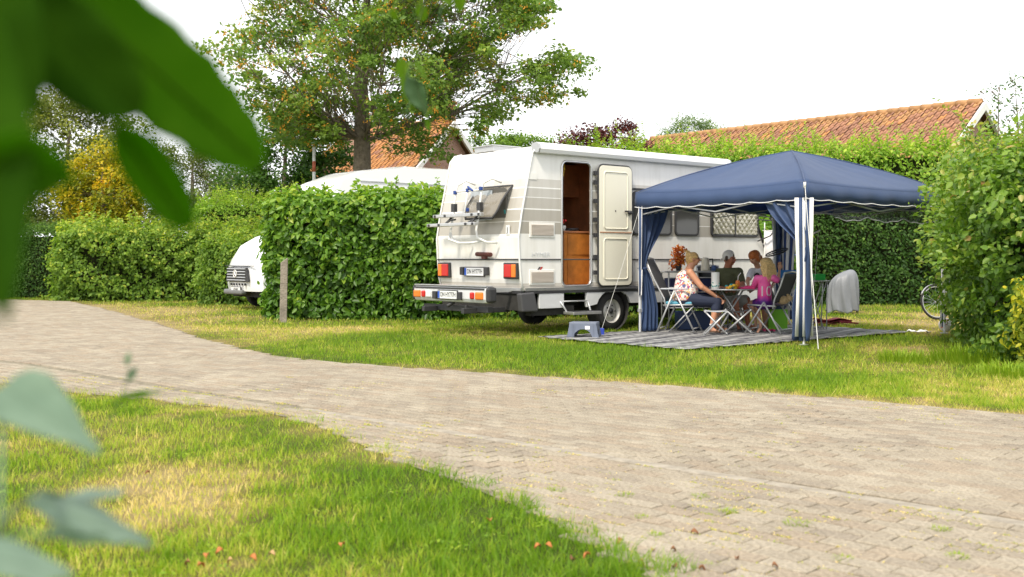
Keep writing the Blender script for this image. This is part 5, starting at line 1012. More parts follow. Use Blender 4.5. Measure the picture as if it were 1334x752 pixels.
cvr = cvr.sheet(rows).build('covered_bike', cv, solid=.004); cvr.location = (x, y + .3, 0); cvr.rotation_euler = (0, 0, 0); tag(cvr, 'something upright hidden under a silver grey cover on the lawn', 'cover')
x, y = gp(1082, 422.5); q = MB(); rd2 = random.Random(8)
for i in range(3): q.sheet([[(g * .62 - .31 + .03 * i, (k - 2) * .085 + .04 * i, .02 + .03 * i + .018 * math.sin(g * 9 + i) + .012 * math.sin(k * 2.1 + i)) for k in range(5)] for g in [a / 12 for a in range(13)]])
q.tube([(.1, -.2, .06), (.42, -.25, .03)], .012, 5); o = q.build('red_mat', mat('dark_red_cloth', (.22, .02, .03), .8), solid=.008); o.location = (x, y, 0); tag(o, 'crumpled dark red cloth lying at the far edge of the groundsheet', 'cloth')
x, y = gp(1197, 434); q = MB(); q.sheet([[(-.17 + .34 * g / 8, -.1 + .2 * k / 5, .03 + .04 * math.sin(g * 1.4) * math.sin(k * 1.2) ** 2 + .02 * math.sin(g * 3.3 + k)) for g in range(9)] for k in range(6)]); o = q.build('white_bag', trim_w, solid=.01, sub=1); o.location = (x, y, .0); tag(o, 'crumpled white bag at the right tip of the groundsheet', 'bag')
x, y = gp(1232, 432.5); bl = MB(); bl.ball((0, 0, .11), .11, 24, 16); bl = bl.build('play_ball', trim_w); bl.location = (x, y, 0); tag(bl, 'white ball with orange red patches at the foot of the bush', 'ball')
q = MB()
for a, e_, s_ in ((250, 20, .05), (300, -15, .045), (215, -5, .05), (275, 50, .04)):
    c = Vector((math.cos(R(a)) * math.cos(R(e_)), math.sin(R(a)) * math.cos(R(e_)), math.sin(R(e_)))) ; u_ = c.orthogonal().normalized(); v_ = c.cross(u_)
    q.add([tuple((c + (u_ * math.cos(R(t_)) + v_ * math.sin(R(t_))) * s_ * 6).normalized() * .112 + Vector((0, 0, .11))) for t_ in range(0, 360, 60)], [tuple(range(6))])
tag(q.build('ball_patch', mat('ball_red', (.65, .09, .03), .5), bl), kind='stuff')
bk_ = empty('bicycle', (*gy(1253, 20.8)[:2], 0), 'bicycle half hidden behind the big bush, only its wheels showing', 'bicycle', None, R(58)); bk_.rotation_euler = (R(-8), 0, R(12)); bf = mat('bike_black', (.03, .03, .035), .4)
for x in (-.52, .52):
    wh = empty('wheel', (0, 0, 0), None, None); wh.parent = bk_; wh.location = (x, 0, .34)
    ring = [(math.cos(a), math.sin(a)) for a in [i * math.pi / 20 for i in range(40)]]
    q = MB(); q.tube([(c * .325, 0, s * .325) for c, s in ring], .021, 8, True); q.build('tyre', rubber, wh); q = MB(); q.tube([(c * .298, 0, s * .298) for c, s in ring], .011, 6, True); q.build('rim', alu, wh)
    q = MB(); [q.tube([(0, .02 * (-1) ** i, 0), (c * .3, 0, s * .3)], .0016, 3, cap=False) for i, (c, s) in enumerate(ring[::2])]; tag(q.build('spoke', alu, wh), kind='stuff'); q = MB(); q.tube([(0, -.04, 0), (0, .04, 0)], .018, 8); q.build('hub', steel, wh)
    q = MB(); q.sheet([[(.352 * math.cos(a), y_, .352 * math.sin(a)) for y_ in (-.025, 0, .025)] for a in [R(20 + i * 8) for i in range(18)]]); q.build('mudguard', steel, wh, solid=.003)
q = MB(); [q.tube([a, c], .015, 6) for a, c in (((-.52, 0, .34), (-.08, 0, .30)), ((-.08, 0, .30), (-.2, 0, .82)), ((-.52, 0, .34), (-.18, 0, .72)), ((-.08, 0, .30), (.36, 0, .66)), ((-.17, 0, .7), (.34, 0, .78)), ((.33, 0, .9), (.40, 0, .62)), ((.40, 0, .62), (.52, 0, .34)))]; q.build('frame', bf, bk_)
q = MB(); q.tube([(.33, 0, .92), (.28, .15, 1.0), (.12, .28, .98)], .012, 6); q.tube([(.33, 0, .92), (.28, -.15, 1.0), (.12, -.28, .98)], .012, 6); q.build('handlebar', bf, bk_); q = MB(); q.ball((-.22, 0, .88), (.13, .07, .035)); q.build('saddle', bf, bk_); q = MB(); q.tube([(-.08, -.1, .3), (-.08, .1, .3)], .012, 6); q.box((-.0, -.12, .22), (.09, .08, .02)); q.box((-.16, .12, .38), (.09, .08, .02)); q.build('pedal', bf, bk_)
# drying rack with white towels behind the girls
dk = put('drying_rack', 1010, 400, 19.9, 0, 'white drying rack with towels at the front of the camper', 'drying rack')
for x in (-.22, .22): q = MB(); q.tube([(x, 0, 0), (x * .9, 0, 1.85)], .010, 6); q.build('upright', wht_tube, dk)
for z in (1.2, 1.45, 1.7): q = MB(); q.tube([(-.24, 0, z), (.26, 0, z)], .008, 6); q.build('bar', wht_tube, dk)
q = MB(); q.sheet([[(-.2 + .38 * g / 10, -.03 + .02 * math.sin(g * 1.5), z) for g in range(11)] for z in (1.7, 1.3, 1.05)]); tw = q.build('towel', mat('towel_white', (.75, .74, .75), .95), solid=.008); tw.location = dk.location; tag(tw, 'pale white towel hanging on the drying rack', 'towel')
q = MB(); q.tube([at(1056, 306, 17.2), at(1068, 300.5, 17.0)], .014, 6); rod = tag(q.build('rod', wht_tube), 'short white rod sticking out behind the front gazebo pole', 'rod')
q = MB(); q.tube([at(1066, 303, 17.0), at(1061, 372, 17.1)], .0035, 4); q.build('cord', rope_m, rod)
q = MB(); a_ = at(1012, 327, 16.9); q.tube([tuple(a_ + Vector((.17 * math.cos(t_), .08 * math.sin(t_), .055 * math.cos(t_) - .02 + .03 * math.sin(t_)))) for t_ in [i * .262 for i in range(24)]], .012, 6, True); rk2 = q.build('hoop', bf)
tag(rk2, 'black openwork hoop held up by the blonde girl', 'hoop'); q = MB(); q.tube([tuple(a_ + Vector((.13 * math.cos(t_), .05 * math.sin(t_), .04 * math.cos(t_) - .02))) for t_ in [i * .262 for i in range(24)]], .007, 5, True)
for s_ in (-.06, 0, .06): q.tube([tuple(a_ + Vector((s_, -.08, -.05 + s_ * .3))), tuple(a_ + Vector((s_, .08, .02 + s_ * .3)))], .006, 4)
q.build('hoop_mesh', bf, rk2); q = MB(); q.tube([tuple(a_ + Vector((.03, -.05, -.04))), at(1015.5, 344, 16.75)], .012, 6); q.build('handle', blue_p, rk2)
# ------------------------------------------------------------------ people
def skinmat(n, c): 
    m = mat(n, c, .5, noise=.06, nscale=12); p = m.node_tree.nodes['Principled BSDF']; p.inputs['Subsurface Weight'].default_value = .08; p.inputs['Subsurface Radius'].default_value = (.02, .008, .005); return m
skin_tan = skinmat('skin_tanned', (.56, .27, .16)); skin_red = skinmat('skin_ruddy', (.48, .19, .115)); skin_fair = skinmat('skin_fair', (.55, .30, .20))
def blend(name, caps, m, parent, vox=.010, smooth=4, keep=None, fac=.5):
    """one continuous surface grown round a set of tapered limbs"""
    b = MB()
    for c in caps:
        p0, r0, p1, r1 = c[:4]; p0, p1 = Vector(p0), Vector(p1)
        if (p1 - p0).length < 1e-4: b.ball(p0, r0, 14, 10); continue
        b.ball(p0, r0, 12, 8); b.ball(p1, r1, 12, 8); b.tube([p0, p1], [r0, r1], 12)
    o = b.build(name, m, parent); q = o.modifiers.new('r', 'REMESH'); q.mode = 'VOXEL'; q.voxel_size = vox; q.use_smooth_shade = True
    s = o.modifiers.new('s', 'SMOOTH'); s.iterations = smooth; s.factor = fac; bake(o)
    if not o.data.materials: o.data.materials.append(m)
    o.data.polygons.foreach_set('use_smooth', [True] * len(o.data.polygons)); return o
def hand(w, d, up, s=1.0, curl=.5, side=1):
    """palm, four unequal bent fingers and a thumb leaving the side of the palm"""
    w, d, up = Vector(w), Vector(d).normalized(), Vector(up); up = (up - d * up.dot(d)).normalized(); sd_ = d.cross(up) * side; c = []
    pm = w + d * .07 * s
    for k in (-1, 0, 1): c.append((w + sd_ * .014 * s * k, .017 * s, pm + sd_ * .026 * s * k, .015 * s))
    for k, ln in ((-1.5, .058), (-.5, .072), (.5, .078), (1.5, .068)):
        a = pm + sd_ * .018 * s * k + d * .006; f1 = (d + sd_ * .08 * k).normalized(); m1 = a + f1 * ln * .5 * s - up * .012 * curl * s; m2 = m1 + (f1 - up * curl * 1.1).normalized() * ln * .5 * s
        c += [(a, .0085 * s, m1, .008 * s), (m1, .008 * s, m2, .0065 * s)]
    a = w + d * .02 * s + sd_ * .024 * s; m1 = a + (d * .6 + sd_ * .75).normalized() * .035 * s; m2 = m1 + (d * .9 + sd_ * .15 - up * .3 * curl).normalized() * .03 * s
    c += [(a, .012 * s, m1, .0105 * s), (m1, .010 * s, m2, .008 * s)]
    return c
def head(c, fwd, r, up=(0, 0, 1)):
    c, f, u = Vector(c), Vector(fwd).normalized(), Vector(up).normalized(); f = (f - u * f.dot(u)).normalized(); s = f.cross(u)
    k = [(c + u * r * .18 - f * r * .12, r * .80, c + u * r * .22 + f * r * .10, r * .76), (c - u * r * .42 + f * r * .28, r * .50, c - u * r * .62 + f * r * .42, r * .30), (c + f * r * .45, r * .50, c - u * r * .2 + f * r * .38, r * .52)]
    k += [(c + f * r * .93 + u * r * .12, r * .09, c + f * r * 1.08 - u * r * .14, r * .13)]
    for q in (-1, 1): k += [(c + s * q * r * .80 + u * r * .12 - f * r * .05, r * .10, c + s * q * r * .78 - u * r * .12 - f * r * .02, r * .13), (c + s * q * r * .36 + f * r * .62 - u * r * .12, r * .22, c + s * q * r * .30 + f * r * .60 - u * r * .3, r * .20)]
    return k, f, s, u
def face(c, f, s, u, r, root, lips=(.45, .10, .09), eye=(.03, .02, .015)):
    for q in (-1, 1):
        b = MB(); b.ball(c + f * r * .80 + s * q * r * .32 + u * r * .07, r * .085, 8, 6); b.build('eye', mat('eye_dark', eye, .2), root)
        b = MB(); b.tube([c + f * r * .84 + s * q * r * .18 + u * r * .25, c + f * r * .82 + s * q * r * .34 + u * r * .30, c + f * r * .74 + s * q * r * .48 + u * r * .24], r * .035, 5); b.build('eyebrow', mat('brow', (.14, .07, .035), .8), root)
    b = MB(); b.tube([c + f * r * .80 - s * r * .22 - u * r * .42, c + f * r * .90 - u * r * .46, c + f * r * .80 + s * r * .22 - u * r * .42], r * .055, 6); b.build('mouth', mat('lips', lips, .5), root)
def person(name_lbl, root_xy, J, m_skin, k, r_head, hf, hand_s, feet=True, fat=1.0, hup=(0, 0, 1)):
    root = empty('person', (root_xy[0], root_xy[1], 0), name_lbl, 'person'); O = Vector((root_xy[0], root_xy[1], 0)); J = {a: Vector(v) - O for a, v in J.items()}
    hc, f, s, u = head(J['head'], hf, r_head, hup)
    C = list(hc) + [(J['neck'], .064 * k, J['head'] - u * r_head * .3, .056 * k)]
    C += [(J['pelvis'], .13 * k * fat, J['chest'], .13 * k * fat), (J['hipL'], .11 * k * fat, J['hipR'], .11 * k * fat), (J['shL'], .062 * k, J['shR'], .062 * k), (J['chest'], .12 * k * fat, J['neck'], .06 * k)]
    for q in 'LR':
        C += [(J['sh' + q], .056 * k * fat ** .5, J['el' + q], .042 * k * fat ** .5), (J['el' + q], .040 * k * fat ** .5, J['wr' + q], .026 * k)]
        C += hand(J['wr' + q], J['ha' + q] - J['wr' + q], J.get('up' + q, O + Vector((0, 0, 1))) + (O if 0 else Vector()), hand_s, J_curl.get(q, .6), 1 if q == 'L' else -1)
        C += [(J['hip' + q], .098 * k * fat, J['kn' + q], .062 * k * fat ** .5), (J['kn' + q], .060 * k * fat ** .5, J['kn' + q].lerp(J['an' + q], .3), .056 * k), (J['kn' + q].lerp(J['an' + q], .3), .056 * k, J['an' + q], .034 * k)]
        C += [(J['an' + q], .034 * k, J['to' + q].lerp(J['an' + q], .75) - Vector((0, 0, .03 * k)), .032 * k), (J['an' + q] - Vector((0, 0, .02 * k)), .032 * k, J['to' + q], .026 * k)]
    return root, J, C, (f, s, u)
J_curl = {}
def strands(name, root, m, paths, r0, r1=.004, n=5):
    b = MB()
    for p in paths: b.tube(p, [r0] + [r0 * .9] * (len(p) - 2) + [r1], n)
    o = b.build(name, m, root); o['kind'] = 'stuff'; return o
def hair_mat(n, c):
    return mat(n, c, .45, noise=.4, nscale=45, bump=.6, bscale=90)
# 1 the woman in the flowered top
Yw = 16.9; J = dict(pelvis=at(889, 385, Yw), chest=at(893, 364, Yw), neck=at(898, 351, Yw), head=at(903, 338, Yw), shR=at(899, 355, 16.72), shL=at(897, 355, 17.1), elR=at(914, 374, 16.66), elL=at(914, 373, 17.12), wrR=at(934, 387, 16.72), wrL=at(936, 386, 17.02), haR=at(943, 395, 16.74), haL=at(945, 394, 17.0),
    hipR=at(890, 390, 16.8), hipL=at(890, 390, 17.02), knR=at(934, 393, 16.75), knL=at(937, 392, 17.0), anR=at(927, 427, 16.72), anL=at(935, 424, 17.05), toR=at(937, 434, 16.66), toL=at(947, 430, 17.0))
J_curl = {'L': .9, 'R': .9}
wm, j, C, (f, s, u) = person('seated woman with blond pinned up hair, glasses, flowered sleeveless top and navy trousers', (J['pelvis'].x, Yw), J, skin_tan, 1.0, .105, (1, -.12, -.03), 1.0, fat=1.12)
C += [(j['pelvis'] + Vector((.05, 0, .06)), .16, j['chest'] + Vector((.05, 0, -.08)), .15)]
body = blend('body', C, skin_tan, wm, .0085, 3)
flo = bpy.data.materials.new('flowered_fabric'); flo.use_nodes = True; t = flo.node_tree; p = t.nodes['Principled BSDF']; p.inputs['Roughness'].default_value = .8
tc = t.nodes.new('ShaderNodeTexCoord'); vo = t.nodes.new('ShaderNodeTexVoronoi'); vo.inputs['Scale'].default_value = 40; sp = t.nodes.new('ShaderNodeSeparateColor'); r = t.nodes.new('ShaderNodeValToRGB'); r.color_ramp.interpolation = 'CONSTANT'; e = r.color_ramp.elements
cl_ = [(0, (.80, .74, .68)), (.33, (.72, .12, .14)), (.46, (.85, .80, .72)), (.58, (.12, .13, .28)), (.68, (.80, .42, .08)), (.78, (.82, .50, .42)), (.88, (.30, .10, .25)), (.94, (.80, .76, .70))]
while len(e) < len(cl_): e.new(.5)
for i, (ps, c) in enumerate(cl_): e[i].position = ps; e[i].color = (*c, 1)
t.links.new(tc.outputs['Object'], vo.inputs['Vector']); t.links.new(vo.outputs['Color'], sp.inputs[0]); t.links.new(sp.outputs[0], r.inputs[0]); t.links.new(r.outputs[0], p.inputs['Base Color'])
top = [(j['pelvis'] + Vector((.0, 0, -.02)), .165, j['chest'], .155), (j['pelvis'] + Vector((.06, 0, .05)), .178, j['chest'] + Vector((.06, 0, -.08)), .166), (j['hipL'] + Vector((0, 0, .05)), .14, j['hipR'] + Vector((0, 0, .05)), .14),
       (j['chest'] + Vector((.09, -.07, .0)), .085, j['chest'] + Vector((.09, .07, .0)), .085), (j['chest'], .14, j['neck'] - Vector((0, 0, .045)), .085), (j['shL'] * .8 + j['neck'] * .2 - Vector((0, 0, .02)), .062, j['shR'] * .8 + j['neck'] * .2 - Vector((0, 0, .02)), .062)]
blend('flowered_top', top, flo, wm, .010, 3)
nv_ = mat('navy_trousers', (.018, .025, .055), .8, noise=.1)
tr = [(j['hipL'], .125, j['hipR'], .125)]
for q in 'LR': tr += [(j['hip' + q], .120, j['kn' + q], .080), (j['kn' + q], .082, j['kn' + q].lerp(j['an' + q], .28), .078)]
blend('trousers', tr, nv_, wm, .010, 3)
c = j['head']; face(c, f, s, u, .105, wm)
blond = hair_mat('blond_hair', (.68, .44, .17)); blend('hair', [(c + u * .022 - f * .034, .093, c + u * .034 + f * .004, .085), (c - f * .065 - u * .05, .045, c - f * .05 + u * .02, .07), (c - f * .088 + u * .080, .036, c - f * .070 + u * .098, .030)], blond, wm, .009, 2)
strands('loose_hair', wm, blond, [[c - f * (.05 + .01 * i) + u * .10, c - f * (.06 + .02 * i) + u * (.135 + .008 * (i % 3)), c - f * (.10 + .012 * i) + u * (.115 + .012 * (i % 2))] for i in range(5)], .007)
for q in (-1, 1): b = MB(); e0 = c + f * .094 + s * q * .036 + u * .010; b.tube([e0 + (s * math.cos(a) * .022 + u * math.sin(a) * .017) for a in [i * .6283 for i in range(10)]], .0028, 4, True); b.tube([e0 + s * q * .02, c + s * q * .085 - f * .01 + u * .012], .0025, 4); b.build('glasses', mat('glasses_frame', (.10, .02, .03), .3), wm)
for q in 'LR': b = MB(); a_, t_ = j['an' + q], j['to' + q]; b.tube([Vector((a_.x - .03, a_.y, .012)), Vector((a_.x * .4 + t_.x * .6, a_.y * .4 + t_.y * .6, .012)), Vector((t_.x + .02, t_.y, .012))], [.035, .042, .03], 8); b.tube([a_ * .35 + t_ * .65 + Vector((0, -.035, -.01)), a_ * .35 + t_ * .65 + Vector((0, 0, .032)), a_ * .35 + t_ * .65 + Vector((0, .035, -.01))], .010, 5); b.build('sandal', mat('sandal_brown', (.14, .08, .05), .8), wm)
b = MB(); b.tube([j['anR'].lerp(j['knR'], .12) + Vector((.036 * math.cos(a), .036 * math.sin(a), 0)) for a in [i * .6283 for i in range(10)]], .012, 5, True); b.build('ankle_band', trim_w, wm)
b = MB(); b.tube([j['wrR'] - (j['haR'] - j['wrR']) * .1 + Vector((.0, .030 * math.cos(a), .030 * math.sin(a))) for a in [i * .6283 for i in range(10)]], .004, 5, True); b.build('bracelet', steel, wm)
# 2 the man
Ym = 17.8; J = dict(pelvis=at(945, 392, Ym + .05), chest=at(947, 364, Ym), neck=at(948, 350, Ym), head=at(950, 338, Ym - .05), shR=at(935, 356, Ym + .02), shL=at(962, 355, Ym - .12), elR=at(930, 374, 17.6), elL=at(968, 374, 17.45), wrR=at(943, 376, 17.38), wrL=at(959, 376.5, 17.22), haR=at(951, 377.5, 17.3), haL=at(951, 378, 17.16),
    hipR=at(940, 395, 17.75), hipL=at(950, 395, 17.7), knR=at(957, 393, 17.35), knL=at(972, 391, 17.45), anR=at(963, 427, 17.35), anL=at(974, 422, 17.5), toR=at(971, 432, 17.2), toL=at(984, 427, 17.42))
J_curl = {'L': .5, 'R': .5}
mn, j, C, (f, s, u) = person('seated man in a white backwards cap and olive shirt, leaning on the table edge', (J['pelvis'].x, Ym), J, skin_red, 1.08, .112, (.75, -.62, -.1), 1.08, fat=1.12)
blend('body', C, skin_red, mn, .009, 3)
olive = mat('olive_cotton', (.095, .105, .05), .85, noise=.12, nscale=6); ts = [(j['pelvis'], .165, j['chest'], .168), (j['chest'], .16, j['neck'] - Vector((0, 0, .04)), .09), (j['shL'], .085, j['shR'], .085), (j['hipL'], .15, j['hipR'], .15), (j['pelvis'] + f * .04 + Vector((0, 0, .08)), .17, j['chest'] + f * .02, .16)]
for q in 'LR': ts += [(j['sh' + q], .080, j['sh' + q].lerp(j['el' + q], .62), .072)]
blend('t_shirt', ts, olive, mn, .011, 4)
sh = [(j['hipL'], .14, j['hipR'], .14)]
for q in 'LR': sh += [(j['hip' + q], .125, j['kn' + q] * .92 + j['hip' + q] * .08, .095)]
blend('shorts', sh, mat('pale_shorts', (.42, .44, .42), .85), mn, .011, 3)
c = j['head']; face(c, f, s, u, .112, mn); cap_m = mat('cap_white', (.80, .78, .74), .85, bump=.2)
blend('cap', [(c + u * .052 - f * .015, .105, c + u * .062 - f * .01, .10), (c - f * .10 + u * .02, .035, c - f * .15 - u * .005, .02)], cap_m, mn, .009, 3)
blend('hair', [(c + u * .055 + f * .062, .035, c + u * .060 + f * .058, .036), (c - s * .085 - f * .01, .028, c - s * .08 + u * .04, .03), (c + s * .085 - f * .01, .028, c + s * .08 + u * .04, .03)], hair_mat('grey_brown_hair', (.10, .07, .05)), mn, .009, 2)
for q in 'LR': b = MB(); a_, t_ = j['an' + q], j['to' + q]; b.tube([Vector((a_.x, a_.y, .014)), Vector((t_.x, t_.y, .014))], [.04, .036], 8); b.build('sandal', MATS['sandal_brown'], mn)
# 3 red haired girl leaning over the table
Yr = 17.35; J = dict(pelvis=at(1000, 387, 17.5), chest=at(993, 364, 17.4), neck=at(988, 350, 17.32), head=at(983, 336.5, 17.22), shR=at(979.5, 354, 17.3), shL=at(1000, 353, 17.35), elR=at(974, 366, 17.12), elL=at(1010, 366, 17.3), wrR=at(975, 375, 16.98), wrL=at(1004, 376, 17.1), haR=at(969, 377, 16.95), haL=at(997, 378, 17.05),
    hipR=at(996, 391, 17.45), hipL=at(1004, 391, 17.55), knR=at(996, 409, 17.38), knL=at(1005, 409, 17.5), anR=at(998, 427, 17.5), anL=at(1008, 426, 17.6), toR=at(990, 431, 17.4), toL=at(1000, 430, 17.5))
J_curl = {'L': .6, 'R': .6}
rg, j, C, (f, s, u) = person('red haired girl in a white t-shirt and black vest, standing bent over the table', (J['pelvis'].x, Yr), J, skin_fair, .80, .098, (-.75, -.55, -.55), .85, hup=(-.35, -.2, 1))
blend('body', C, skin_fair, rg, .0085, 3)
wt_ = mat('white_cotton', (.72, .74, .78), .85); ts = [(j['chest'], .108, j['neck'] - Vector((0, 0, .03)), .07), (j['shL'], .062, j['shR'], .062), (j['pelvis'], .11, j['chest'], .108)]
for q in 'LR': ts += [(j['sh' + q], .062, j['sh' + q].lerp(j['el' + q], .6), .056)]
blend('t_shirt', ts, wt_, rg, .0095, 3); blk = mat('black_vest', (.02, .02, .025), .8)
blend('vest', [(j['pelvis'] + f * .01, .116, j['chest'] + f * .015 - Vector((0, 0, .01)), .113), (j['chest'] + f * .05 + s * .0, .075, j['neck'] + f * .055 - Vector((0, 0, .08)), .05)], blk, rg, .0095, 3)
blend('shorts', [(j['hipL'], .10, j['hipR'], .10), (j['hipR'], .095, j['hipR'].lerp(j['knR'], .5), .082), (j['hipL'], .095, j['hipL'].lerp(j['knL'], .5), .082)], blk, rg, .0095, 3)
c = j['head']; face(c, f, s, u, .098, rg); red_h = hair_mat('red_hair', (.52, .15, .03))
blend('hair', [(c + u * .035 - f * .028, .094, c + u * .05 + f * .01, .084), (c - f * .06 - u * .02, .055, c - f * .07 - u * .06, .045), (c + s * .065 + u * .02, .04, c + s * .07 - u * .03, .03), (c - s * .065 + u * .02, .04, c - s * .07 - u * .03, .03)], red_h, rg, .009, 2)
strands('ponytail', rg, red_h, [[c - f * .085 + u * .03, c - f * .13 - u * (.02 + .004 * i) + s * .01 * (i - 3), c - f * .12 - u * .13 + s * .014 * (i - 3)] for i in range(7)], .016)
# 4 blonde girl in the pink shirt, seated with her back to the camera
J = dict(pelvis=at(996, 392, 16.68), chest=at(996, 373, 16.66), neck=at(997, 359.5, 16.68), head=at(998, 346, 16.7), shL=at(986.5, 363, 16.74), shR=at(1007, 362, 16.62), elL=at(981, 377, 16.86), elR=at(1014, 366, 16.62), wrL=at(979, 379, 17.02), wrR=at(1015.5, 351, 16.72), haL=at(976, 378, 17.1), haR=at(1015.5, 343, 16.74),
    hipL=at(991, 395, 16.76), hipR=at(999, 395, 16.68), knL=at(979.5, 394.5, 16.98), knR=at(986, 396, 16.86), anL=at(985, 422, 16.92), anR=at(991, 425, 16.76), toL=at(979, 431, 16.98), toR=at(987, 433, 16.66))
J_curl = {'L': .5, 'R': 1.5}
bgirl, j, C, (f, s, u) = person('girl with long blond hair and a pink number 10 football shirt, back to the camera', (J['pelvis'].x, 16.7), J, skin_fair, .72, .095, (-.45, .9, .0), .82)
blend('body', C, skin_fair, bgirl, .008, 3)
pk = bpy.data.materials.new('pink_football_shirt'); pk.use_nodes = True; t = pk.node_tree; p = t.nodes['Principled BSDF']; p.inputs['Roughness'].default_value = .6; tc = t.nodes.new('ShaderNodeTexCoord'); sx_ = t.nodes.new('ShaderNodeSeparateXYZ'); nz = t.nodes.new('ShaderNodeTexNoise'); nz.inputs['Scale'].default_value = 9; ad = t.nodes.new('ShaderNodeMath'); ad.operation = 'MULTIPLY_ADD'; ad.inputs[1].default_value = .12
r = t.nodes.new('ShaderNodeValToRGB'); e = r.color_ramp.elements; e.new(.5); e.new(.6)
for i, (ps, c_) in enumerate([(.56, (.10, .02, .22, 1)), (.62, (.45, .03, .30, 1)), (.68, (.78, .06, .28, 1)), (.95, (.82, .14, .40, 1))]): e[i].position = ps; e[i].color = c_
t.links.new(tc.outputs['Object'], sx_.inputs[0]); t.links.new(tc.outputs['Object'], nz.inputs[0]); t.links.new(nz.outputs['Fac'], ad.inputs[0]); t.links.new(sx_.outputs['Z'], ad.inputs[2]); t.links.new(ad.outputs[0], r.inputs[0]); t.links.new(r.outputs[0], p.inputs['Base Color'])
ts = [(j['pelvis'] + Vector((0, 0, -.01)), .118, j['chest'], .105), (j['chest'], .10, j['neck'] - Vector((0, 0, .03)), .062), (j['shL'], .058, j['shR'], .058), (j['hipL'], .098, j['hipR'], .098)]
for q in 'LR': ts += [(j['sh' + q], .058, j['sh' + q].lerp(j['el' + q], .75), .052)]
blend('football_shirt', ts, pk, bgirl, .009, 3)
blend('shorts', [(j['hipL'], .088, j['hipR'], .088), (j['hipL'], .08, j['hipL'].lerp(j['knL'], .45), .072), (j['hipR'], .08, j['hipR'].lerp(j['knR'], .45), .072)], mat('purple_shorts', (.10, .02, .20), .7), bgirl, .009, 3)
# the shirt number curves round the back: project each flat letter vertex onto the shirt
num = text('10', .23, 'shirt_number', mat('number_white', (.86, .86, .88), .7), bgirl, Matrix.Identity(4), .001, .9)
bk0 = j['chest'] * .64 + j['pelvis'] * .36; vd = Vector((-.08, -1, 0)).normalized(); rt = Vector((1, -.08, 0)).normalized()
bmn = bmesh.new(); bmn.from_mesh(num.data); bmesh.ops.subdivide_edges(bmn, edges=bmn.edges[:], cuts=2, use_grid_fill=True); bmn.to_mesh(num.data); bmn.free()
shirt = bgirl.children[[c_.name.startswith('football_shirt') for c_ in bgirl.children].index(True)]
from mathutils.bvhtree import BVHTree
bvh = BVHTree.FromPolygons([v.co.copy() for v in shirt.data.vertices], [tuple(p_.vertices) for p_ in shirt.data.polygons])
for v in num.data.vertices:
    p0 = bk0 + rt * v.co.x + Vector((0, 0, v.co.y)); hit, nn_, _, _ = bvh.ray_cast(p0 + vd * .6, -vd); ok_ = hit is not None
    v.co = (hit + vd * .010) if ok_ else (p0 + vd * .1)
c = j['head']; face(c, f, s, u, .095, bgirl); bl2 = hair_mat('long_blond_hair', (.72, .50, .22))
blend('hair', [(c + u * .035 - f * .028, .093, c + u * .045 + f * .02, .084), (c - f * .055 - u * .04, .070, c - f * .06 - u * .14, .062), (c - f * .06 - u * .12, .056, c - f * .07 - u * .19, .032), (c + s * .05 - u * .03, .05, c + s * .055 - f * .03 - u * .15, .035), (c - s * .05 - u * .03, .05, c - s * .055 - f * .03 - u * .15, .035)], bl2, bgirl, .009, 2)
strands('hair_strand', bgirl, bl2, [[c - f * .10 + s * .012 * (i - 6) + u * .03, c - f * .13 + s * .016 * (i - 6) - u * .12, c - f * (.115 + .01 * (i % 2)) + s * .013 * (i - 6) - u * (.20 + .025 * (i % 3))] for i in range(13)], .012)
# ------------------------------------------------------------------ leaves and twigs close to the lens
def big_leaf_mat(n, c1, c2, trans, rough=.35, tcol=(.25, .55, .02)):
    m = bpy.data.materials.new(n); m.use_nodes = True; t = m.node_tree; p = t.nodes['Principled BSDF']; out = t.nodes['Material Output']; tc = t.nodes.new('ShaderNodeTexCoord'); nz = t.nodes.new('ShaderNodeTexNoise'); nz.inputs['Scale'].default_value = 18; nz.inputs['Detail'].default_value = 4
    r = t.nodes.new('ShaderNodeValToRGB'); r.color_ramp.elements[0].color = (*c1, 1); r.color_ramp.elements[1].color = (*c2, 1); r.color_ramp.elements[0].position = .35; r.color_ramp.elements[1].position = .65
    t.links.new(tc.outputs['Object'], nz.inputs[0]); t.links.new(nz.outputs['Fac'], r.inputs[0]); t.links.new(r.outputs[0], p.inputs['Base Color']); p.inputs['Roughness'].default_value = rough; p.inputs['Specular IOR Level'].default_value = .04 if rough > .6 else .4
    tr = t.nodes.new('ShaderNodeBsdfTranslucent'); tr.inputs[0].default_value = (*tcol, 1); ms = t.nodes.new('ShaderNodeMixShader'); ms.inputs[0].default_value = trans
    t.links.new(p.outputs[0], ms.inputs[1]); t.links.new(tr.outputs[0], ms.inputs[2]); t.links.new(ms.outputs[0], out.inputs['Surface']); return m
lf1 = big_leaf_mat('broad_leaf_green', (.042, .11, .004), (.070, .16, .006), .6, .8, (.19, .42, .004)); lf2 = big_leaf_mat('broad_leaf_shaded', (.020, .065, .003), (.035, .10, .004), .4, .85, (.06, .19, .003)); lf3 = big_leaf_mat('leaf_sky_sheen', (.13, .21, .14), (.19, .28, .19), .2, .45, (.14, .28, .08)); lf4 = big_leaf_mat('leaf_fresh', (.10, .22, .015), (.20, .30, .03), .5, .45, (.40, .60, .04))  # lf3: the sky's reflection is painted into its pale bluish colour
lf5 = big_leaf_mat('leaf_dull', (.07, .14, .06), (.10, .19, .08), .3, .4, (.15, .3, .06))
OV = [(0, .0), (.06, .30), (.18, .74), (.34, 1.0), (.52, .95), (.68, .76), (.82, .48), (.93, .20), (1, .0)]
BLUNT = [(0, 0), (.06, .4), (.18, .8), (.34, 1), (.52, 1), (.68, .92), (.8, .80), (.9, .60), (.97, .34), (1, .06)]
